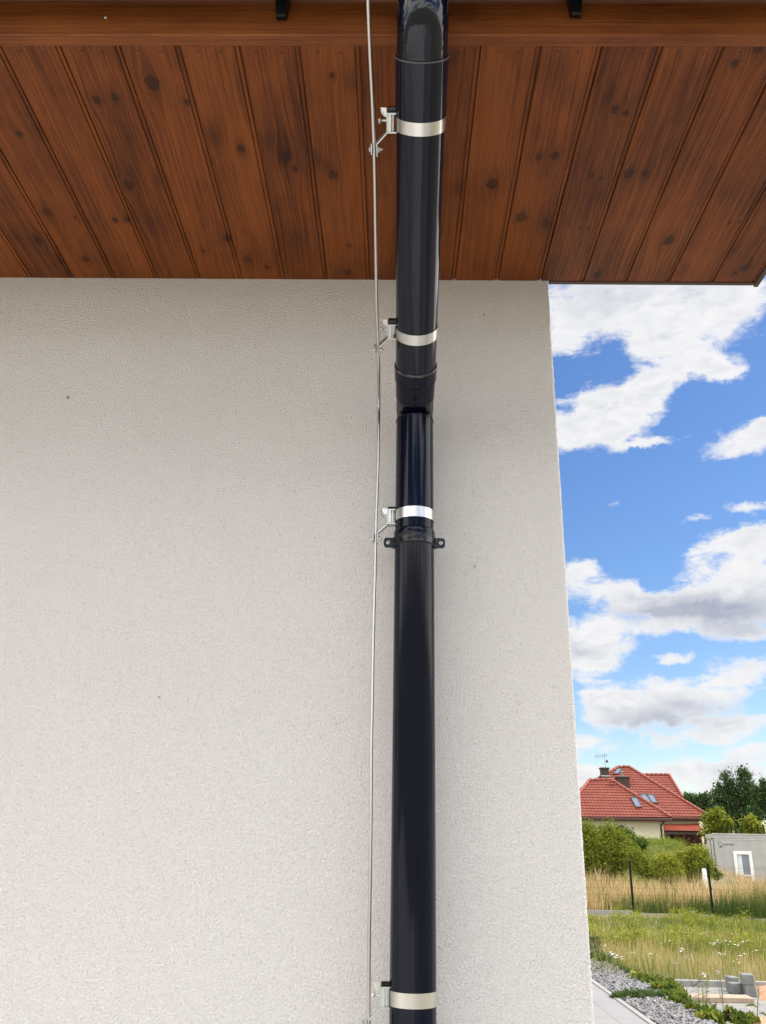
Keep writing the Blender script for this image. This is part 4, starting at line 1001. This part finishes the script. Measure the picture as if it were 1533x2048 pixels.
b.tube([(c[0]-3.2*k, YB-.006, c[2]-2*k), (c[0]-3.0*k, YB-.006, c[2]+2*k), (c[0]-1.5*k, YB-.006, c[2]+4*k), (c[0]+1.2*k, YB-.006, c[2]+4.2*k), (c[0]+2.6*k, YB-.006, c[2]+2.5*k)], .008, 6)
b.prism([(c[0]-2.2*k, YB-.008, c[2]-4*k), (c[0]+0*k, YB-.008, c[2]-6.4*k), (c[0]+4.4*k, YB-.008, c[2]-6.6*k), (c[0]+4.8*k, YB-.008, c[2]-5.0*k), (c[0]+2.5*k, YB-.008, c[2]-3.6*k)], (0, .006, 0))
build('emblem', b, M_INK, gb)

# ------------------------------------------------------------------ cream house with red roof
Y1 = 57.0; PT = R(36)
E1 = onY(1343, 1635, Y1); ze1 = E1[2]
nP = (0, -sin(PT), cos(PT))
hr_ = thing('cream_house', 'cream walled house with red tiled hip roofs and dark brown chimneys', 'house', (E1[0]-3, Y1+1, ZH))
def on1(u, v): return onP(u, v, (0, Y1, ze1), nP)
Y2 = 59.6; E2 = onY(1421, 1634, Y2); ze2 = E2[2]
def on2(u, v): return onP(u, v, (0, Y2, ze2), nP)
def clip(poly, fn, c, keepabove):
    out = []
    for i_ in range(len(poly)):
        a, b__ = poly[i_], poly[(i_+1) % len(poly)]; fa, fb_ = fn(a)-c, fn(b__)-c
        if not keepabove: fa, fb_ = -fa, -fb_
        if fa >= 0: out.append(a)
        if fa*fb_ < 0: t = fa/(fa-fb_); out.append(a+(b__-a)*t)
    return out
def tiled(name, poly, n, m, parent, row=.31, lift=.036):
    poly = [np.array(p, float) for p in poly]; n = nrm(n); s = nrm(np.cross(n, np.cross((0, 0, 1), n)))
    if s[2] < 0: s = -s
    fn = lambda p: float(np.dot(p, s)); lo = min(map(fn, poly)); hi = max(map(fn, poly)); b = MB(); c = lo
    while c < hi-1e-6:
        q_ = clip(clip(poly, fn, c, True), fn, min(c+row, hi), False)
        if len(q_) >= 3:
            top_ = [p+n*(lift*(1-(fn(p)-c)/row)) for p in q_]; k = len(q_)
            b.add(top_, [tuple(range(k))])
            low = [i_ for i_ in range(k) if fn(q_[i_])-c < 1e-5]
            if len(low) >= 2: a_, b__ = low[0], low[-1]; b.add([top_[a_], top_[b__], q_[b__]-n*.01, q_[a_]-n*.01], [(0, 1, 2, 3)])
        c += row
    return build(name, b, m, parent)
rl1, rr1, er1, el1 = on1(1179, 1561), on1(1222, 1560), on1(1343, 1635), on1(1125, 1633)
print('ridge1', rr1, 'eave', er1)
rp_ = tiled('roof', [el1, er1, rr1, rl1], nP, M_TILE, hr_)
def hipface(a, b__, c): return nrm(np.cross(b__-a, c-a))*(1 if np.cross(b__-a, c-a)[2] > 0 else -1)
bk1 = np.array((er1[0], er1[1]+2*(rr1[1]-er1[1]), er1[2])); bl1 = np.array((el1[0], bk1[1], el1[2]))
tiled('roof', [er1, bk1, rr1], hipface(er1, bk1, rr1), M_TILE, hr_); tiled('roof', [bl1, el1, rl1], hipface(bl1, el1, rl1), M_TILE, hr_)
pk, rl2, ll2 = on2(1258, 1534), on2(1236, 1535), on2(1196, 1558); er2 = on2(1421, 1634); el2 = on2(1120, 1634)
tiled('roof', [el2, er2, pk, rl2, ll2], nP, M_TILE, hr_)
bk2 = np.array((er2[0], er2[1]+2*(pk[1]-er2[1]), er2[2])); tiled('roof', [er2, bk2, pk], hipface(er2, bk2, pk), M_TILE, hr_)
bl2 = np.array((el2[0], bk2[1], el2[2])); tiled('roof', [bk2, bl2, rl2, pk], (0, sin(PT), cos(PT)), M_TILE, hr_)
tiled('roof', [el2, ll2, rl2, bl2], hipface(el2, ll2, bl2), M_TILE, hr_)
Y3 = 66.; z3 = onY(1300, 1596, Y3)[2]; on3 = lambda u, v: onP(u, v, (0, Y3, z3), nP)
g3 = [on3(1275, 1596), on3(1366, 1595), on3(1339, 1550), on3(1275, 1550)]; tiled('roof', g3, nP, M_TILE, hr_)
tiled('roof', [g3[1], g3[1]+np.array((0, 7, 0)), g3[2]], hipface(g3[1], g3[1]+np.array((0, 7, 0)), g3[2]), M_TILE, hr_)
M_RIDGE = mat('ridge_red', (.25, .062, .042), .6)
for (p, q_) in ((rl1, rr1), (rr1, er1), (rl1, el1), (rl2, pk), (pk, er2), (rl2, ll2), (g3[3], g3[2]), (g3[2], g3[1])):
    nseg = max(2, int(np.linalg.norm(q_-p)/.34)); b = MB()
    for k in range(nseg): a_ = p+(q_-p)*k/nseg; c_ = p+(q_-p)*(k+.98)/nseg; b.tube([a_+(0, 0, .05), c_+(0, 0, .03)], [.11, .09], 8)
    build('ridge_tiles', b, M_RIDGE, hr_)
for (a_, c_) in ((el1, er1), (er1*0+on2(1343, 1634), er2)):
    b = MB(); b.bbox(a_[0], c_[0], a_[1]-.10, a_[1]+.04, a_[2]-.17, a_[2]-.01, .02); build('gutter', b, M_BROWN, hr_)
# soffits
b = MB(); b.box(el1[0], er1[0]-.05, Y1+.05, Y1+2.4, ze1-.24, ze1-.18); b.box(er1[0], er2[0]-.1, Y2+.05, Y2+1.2, ze2-.26, ze2-.18); build('soffit', b, M_BROWN, hr_)
xw1 = onY(1328.5, 1660, Y1+.6)[0]; yw1 = Y1+.6
b = MB(); b.box(el1[0]+.6, xw1, yw1, yw1+6, ZH-.6, ze1-.2); build('wall', b, M_CREAM, hr_)
xw2 = onY(1398.5, 1645, Y2+.6)[0]; b = MB(); b.box(xw1+.003, xw2, Y2+.6, Y2+7, ZH-.6, ze2-.2); build('wall', b, M_CREAM, hr_)
# small windows
for (u0, u1, v0, v1) in ((1179.5, 1190, 1650, 1664), (1239.5, 1249.5, 1651, 1668)):
    a_, c_ = onY(u0, v0, yw1-.02), onY(u1, v1, yw1-.02); b = MB()
    b.box(a_[0], a_[0]+.05, yw1-.03, yw1-.002, c_[2], a_[2]); b.box(c_[0]-.05, c_[0], yw1-.03, yw1-.002, c_[2], a_[2]); b.box(a_[0]+.05, c_[0]-.05, yw1-.03, yw1-.002, a_[2]-.05, a_[2]); b.box(a_[0]+.05, c_[0]-.05, yw1-.03, yw1-.002, c_[2], c_[2]+.05)
    for k in (1, 2, 3): x = a_[0]+(c_[0]-a_[0])*k/4; b.box(x-.008, x+.008, yw1-.045, yw1-.031, c_[2], a_[2])
    wo_ = build('window', b, M_CHIM, hr_); b = MB(); b.box(a_[0]+.05, c_[0]-.05, yw1-.018, yw1-.010, c_[2]+.05, a_[2]-.05); build('pane', b, M_GLASS, wo_)
p = onY(1266, 1656.5, yw1-.01); b = MB(); b.bbox(p[0]-.05, p[0]+.05, yw1-.06, yw1-.001, p[2]-.06, p[2]+.06, .01); build('vent', b, M_KERB, hr_)
# downpipe of far house
p = onY(1322, 1645, yw1-.08); b = MB(); b.tube([(p[0]+.12, Y1+.0, ze1-.12), (p[0]+.1, Y1+.2, ze1-.3), (p[0], yw1-.06, ze1-.5), (p[0], yw1-.06, ZH-.5)], .05, 10); build('drainpipe', b, M_CHIM, hr_)
# lean-to
lt = [onY(1328.5, 1648, Y2+.5), onY(1398, 1648, Y2+.5), onY(1407, 1662.5, Y1+.5), onY(1329.5, 1661.5, Y1+.5)]
nl = hipface(lt[0], lt[3], lt[2]); aw = tiled('awning', [lt[3], lt[2], lt[1], lt[0]], nl, M_TILEO, hr_, row=.3, lift=.03)
b = MB(); b.box(lt[3][0], lt[2][0]-.1, Y1+.55, Y1+.65, lt[2][2]-.22, lt[2][2]-.06); build('awning_beam', b, M_CHIM, hr_)
a_ = onY(1330, 1672, Y2-.2); c_ = onY(1403, 1672, Y2-.2); b = MB(); nb_ = 14
for k in range(nb_): x0 = a_[0]+(c_[0]-a_[0])*k/nb_; x1 = a_[0]+(c_[0]-a_[0])*(k+1)/nb_-.02; b.box(x0, x1, Y2-.2-.01*(k % 2), Y2-.12, ZH-.5, lt[0][2]-.15)
build('board_panel', b, M_SHED, hr_)
for u in (1331, 1368, 1401):
    p = onY(u, 1670, Y1+.6); b = MB(); b.box(p[0]-.06, p[0]+.06, Y1+.55, Y1+.67, ZH-.5, lt[2][2]-.2); build('awning_post', b, M_SHED, hr_)
# skylights
def skylight(pts, onf):
    c = [onf(u, v) for (u, v) in pts]; n = nrm(nP); ctr = sum(c)/4; b = MB(); inn = [ctr+(p-ctr)*.76+n*.10 for p in c]; out = [p+n*.10 for p in c]; lowr = [p-n*.02 for p in c]
    b.add(out+inn+lowr, [(i_, (i_+1) % 4, 4+(i_+1) % 4, 4+i_) for i_ in range(4)]+[(i_, (i_+1) % 4, 8+(i_+1) % 4, 8+i_) for i_ in range(4)])
    o = build('skylight', b, M_CHIM, hr_, fix=True); b = MB(); b.add([p-n*.012 for p in inn], [(0, 1, 2, 3)]); build('pane', b, M_SKYG, o)
skylight([(1260.5, 1595.5), (1274, 1596), (1285, 1616.5), (1272, 1617)], on1)
skylight([(1278, 1589), (1291.5, 1589.5), (1305, 1607), (1292, 1606.5)], on2)
skylight([(1293, 1589), (1306, 1590), (1317.5, 1608.5), (1304, 1608)], on2)
skylight([(1235, 1538), (1245.5, 1538), (1237, 1549.5), (1226.5, 1550)], on2)
# chimneys
def chimney(u0, u1, vt, vb, onf, cap, pot=True):
    pb_ = onf((u0+u1)/2, vb); Y = pb_[1]; a_, c_ = onY(u0, vb, Y), onY(u1, vt, Y); dpt = (c_[0]-a_[0])*.8
    b = MB(); b.bbox(a_[0], c_[0], Y, Y+dpt, a_[2]-1.2, c_[2]-.12, .01); o = build('chimney', b, M_CHIM, hr_)
    b = MB(); b.bbox(a_[0]-.05, c_[0]+.05, Y-.05, Y+dpt+.05, c_[2]-.115, c_[2], .01); build('chimney_cap', b, mat('chimney_cap_dark', (.03, .028, .028), .7), o)
    if cap: b = MB(); b.bbox(a_[0]-.012, c_[0]+.012, Y-.012, Y+dpt+.012, c_[2]-.62, c_[2]-.56, .003); build('metal_band', b, M_ZINC, o)
    if pot: b = MB(); m_ = (a_+c_)/2; b.lathe([(.09, 0), (.09, .3), (.16, .32), (.001, .42)], (m_[0], Y+dpt/2, c_[2]), (0, 0, 1), 12); build('chimney_pot', b, M_KERB, o)
    return (a_, c_, Y+dpt/2)
chimney(1237.5, 1259, 1553, 1577, on2, False)
a_, c_, yc = chimney(1204, 1218, 1535, 1557, lambda u, v: np.array((0, Y2+3.4, 0)), True, False)
b = MB(); mx_ = (a_[0]+c_[0])/2+.1; zt_ = c_[2]; b.tube([(mx_, yc, zt_), (mx_-.02, yc, zt_+1.0)], .012, 6); b.tube([(mx_-.7, yc, zt_+.80), (mx_+.2, yc, zt_+.86)], .010, 5)
for k in range(7): xx = mx_-.68+k*.13; b.tube([(xx, yc-.0, zt_+.80+.01*k-.18+.01*k), (xx+.05, yc, zt_+.80+.01*k+.18-.01*k)], .007, 4)
b.lathe([(.001, 0), (.09, .01), (.10, .05), (.001, .06)], (mx_+.12, yc, zt_+.45), (.3, -1, 0), 12); build('aerial', b, M_CHIM, hr_)
# roof vents
for u in (1221, 1230):
    p = on1(u, 1571); b = MB(); b.tube([p-(0, 0, .1), p+(0, 0, .22)], .07, 10); b.sphere(p+(0, -.02, .27), .11, sc_=(1, 1, .6)); build('roof_vent', b, mat('vent_red', (.22, .04, .03), .6), hr_)

# ------------------------------------------------------------------ plants near the gravel
PG = 'low plants edging the gravel strip'
def lowplant(name, label, lst, z, n, size, m, seed, tint, flat=.5):
    lb = []
    for (u, v, ru) in lst:
        p = onZ(u, v, z); k = proj(p)[2]/F; lb.append((p[0], p[1], z+ru*k*flat*.35, ru*k, ru*k*1.2, ru*k*flat))
    L = np.array(lb); t = thing(name, label, 'plant', (L[:, 0].mean(), L[:, 1].mean(), z), PG)
    V, Fa, T_ = leafcloud(lb, n, size, seed, shell=.2, tint=tint); V[:, 2] = np.maximum(V[:, 2], z-.02)
    raw('leaves', V, Fa, m, t, dict(tint=T_))
    b = MB(); c = L.mean(0)
    for l in lb: b.tube([(c[0], c[1], z-.05), ((c[0]+l[0])/2, (c[1]+l[1])/2, z+.06), (l[0], l[1], l[2])], [.008, .006, .003], 5)
    build('stems', b, M_BARK, t)
lowplant('juniper', 'dark creeping juniper behind the far gravel next to the wall corner', [(1187, 1905, 12), (1190, 1922, 14), (1205, 1928, 13), (1220, 1930, 12), (1234, 1936, 9), (1195, 1890, 8), (1185, 1890, 12), (1248, 1945, 9), (1262, 1953, 9), (1215, 1922, 10)], -.03, 9500, .020, M_LEAFD, 71, (.4, 1), .8)
lowplant('juniper', 'creeping juniper spreading over the gravel to the path kerb', [(1238, 1996, 12), (1255, 1995, 13), (1272, 1994, 14), (1290, 1995, 14), (1305, 1992, 12), (1320, 1995, 12)], -.0, 5200, .018, M_LEAFD, 72, (.5, 1), .4)
lowplant('leafy_plant', 'yellow green leafy plant at the far end of the gravel below the kerb', [(1275, 1962, 12), (1290, 1967, 14), (1305, 1974, 15), (1320, 1972, 12), (1335, 1978, 13), (1318, 1985, 16), (1345, 1974, 9)], -.03, 2600, .032, M_LEAFG, 73, (.2, .95), .8)
lowplant('leafy_plant', 'leafy green plant in the middle of the strip left of the plank', [(1345, 1992, 16), (1360, 2005, 15), (1352, 2012, 14), (1375, 2015, 13), (1335, 1998, 13), (1362, 1988, 10)], -.03, 2200, .032, M_LEAFG, 74, (.1, .8), .8)
lowplant('leafy_plant', 'round leaved plant spreading along the bottom edge of the photo', [(1385, 2026, 13), (1402, 2030, 14), (1420, 2034, 13), (1440, 2036, 14), (1462, 2040, 13), (1482, 2046, 12), (1430, 2046, 16), (1410, 2046, 14), (1500, 2040, 8)], -.03, 1900, .042, M_LEAFG, 75, (.15, 1), .9)
def weed(pts, label, leaves=6, r=.004, lsz=.05, seed=0, z=-.1):
    rr = random.Random(seed); base = onZ(pts[0][0], pts[0][1], z); Y = base[1]; P = [base]+[onY(u, v, Y) for (u, v) in pts[1:]]
    t = thing('weed', label, 'weed', base, 'tall thin weeds in front of the yard'); b = MB(); b.tube(P, [r*(1-.5*i_/len(P)) for i_ in range(len(P))], 6); build('stem', b, mat('weed_stem', (.10, .12, .03), .7), t)
    V, Fa, T_ = [], [], []
    for k in range(leaves):
        s = rr.uniform(.15, 1)*(len(P)-1); i_ = min(int(s), len(P)-2); p = P[i_]+(P[i_+1]-P[i_])*(s-i_); a = rr.choice((-1, 1)); L = lsz*rr.uniform(.6, 1.4); o = len(V)
        d = np.array((a*L, rr.uniform(-.4, .4)*L, rr.uniform(.0, .5)*L)); wd = np.array((0, L*.10, L*.12))
        V += [p, p+d*.5+wd+(0, 0, L*.15), p+d+(0, 0, -L*.1), p+d*.5-wd+(0, 0, L*.15)]; Fa.append((o, o+1, o+2, o+3)); T_ += [rr.uniform(.2, .8)]*4
    raw('leaves', np.array(V), np.array(Fa), M_LEAFG, t, dict(tint=T_))
weed([(1396, 2030), (1397, 2000), (1396, 1960)], 'thin weed stem crossing the plank at its left third', 10, seed=1)
weed([(1407, 2026), (1406, 1995), (1404, 1971)], 'short seed stalk between two taller weeds at the plank', 12, lsz=.025, seed=2)
weed([(1411, 2028), (1413, 1995), (1414, 1960)], 'weed stem with side twigs just left of the plank middle', 14, lsz=.035, seed=3)
weed([(1447, 2022), (1445, 1985), (1442, 1958)], 'single bare weed stem crossing the plank near its middle', 3, lsz=.03, seed=4)
weed([(1374, 1995), (1375, 1985), (1374, 1974)], 'short thin weed at the left end of the plank', 4, lsz=.02, seed=5)
weed([(1433, 2024), (1428, 2010), (1415, 2003)], 'bent weed with a dark seed head below the plank', 4, lsz=.02, seed=6)
reed = [(1514, 2046), (1516, 2010), (1517, 1975), (1514, 1965)]
weed(reed, 'tall reed-like weed with long drooping leaves beside the block pile', 2, .005, .05, seed=8)
rt_ = bpy.data.objects[[o.name for o in bpy.data.objects if o.name.startswith('weed') and 'reed-like' in o.get('label', '')][0]]
Yr = rt_.location[1]; V, Fa, T_ = [], [], []
for pts in ([(1516, 2016), (1508, 2010), (1498, 2010), (1490, 2013)], [(1517, 2027), (1526, 2026), (1534, 2031), (1545, 2040)], [(1516, 1997), (1519, 1990), (1518, 1982), (1515, 1978)], [(1514, 2046), (1504, 2036), (1496, 2042)]):
    C_ = [onY(u, v, Yr+.03*i_) for i_, (u, v) in enumerate(pts)]; n_ = len(C_)
    for i_, c_ in enumerate(C_):
        wq = .011*sin(pi*(i_+.35)/(n_-.3)); V += [c_+(0, -.006, wq), c_-(0, -.006, wq)]; T_ += [.45, .6]
    o_ = len(V)-2*n_; Fa += [(o_+2*i_, o_+2*i_+2, o_+2*i_+3, o_+2*i_+1) for i_ in range(n_-1)]
raw('long_leaves', np.array(V), np.array(Fa), M_LEAFG, rt_, dict(tint=T_))
print('done')
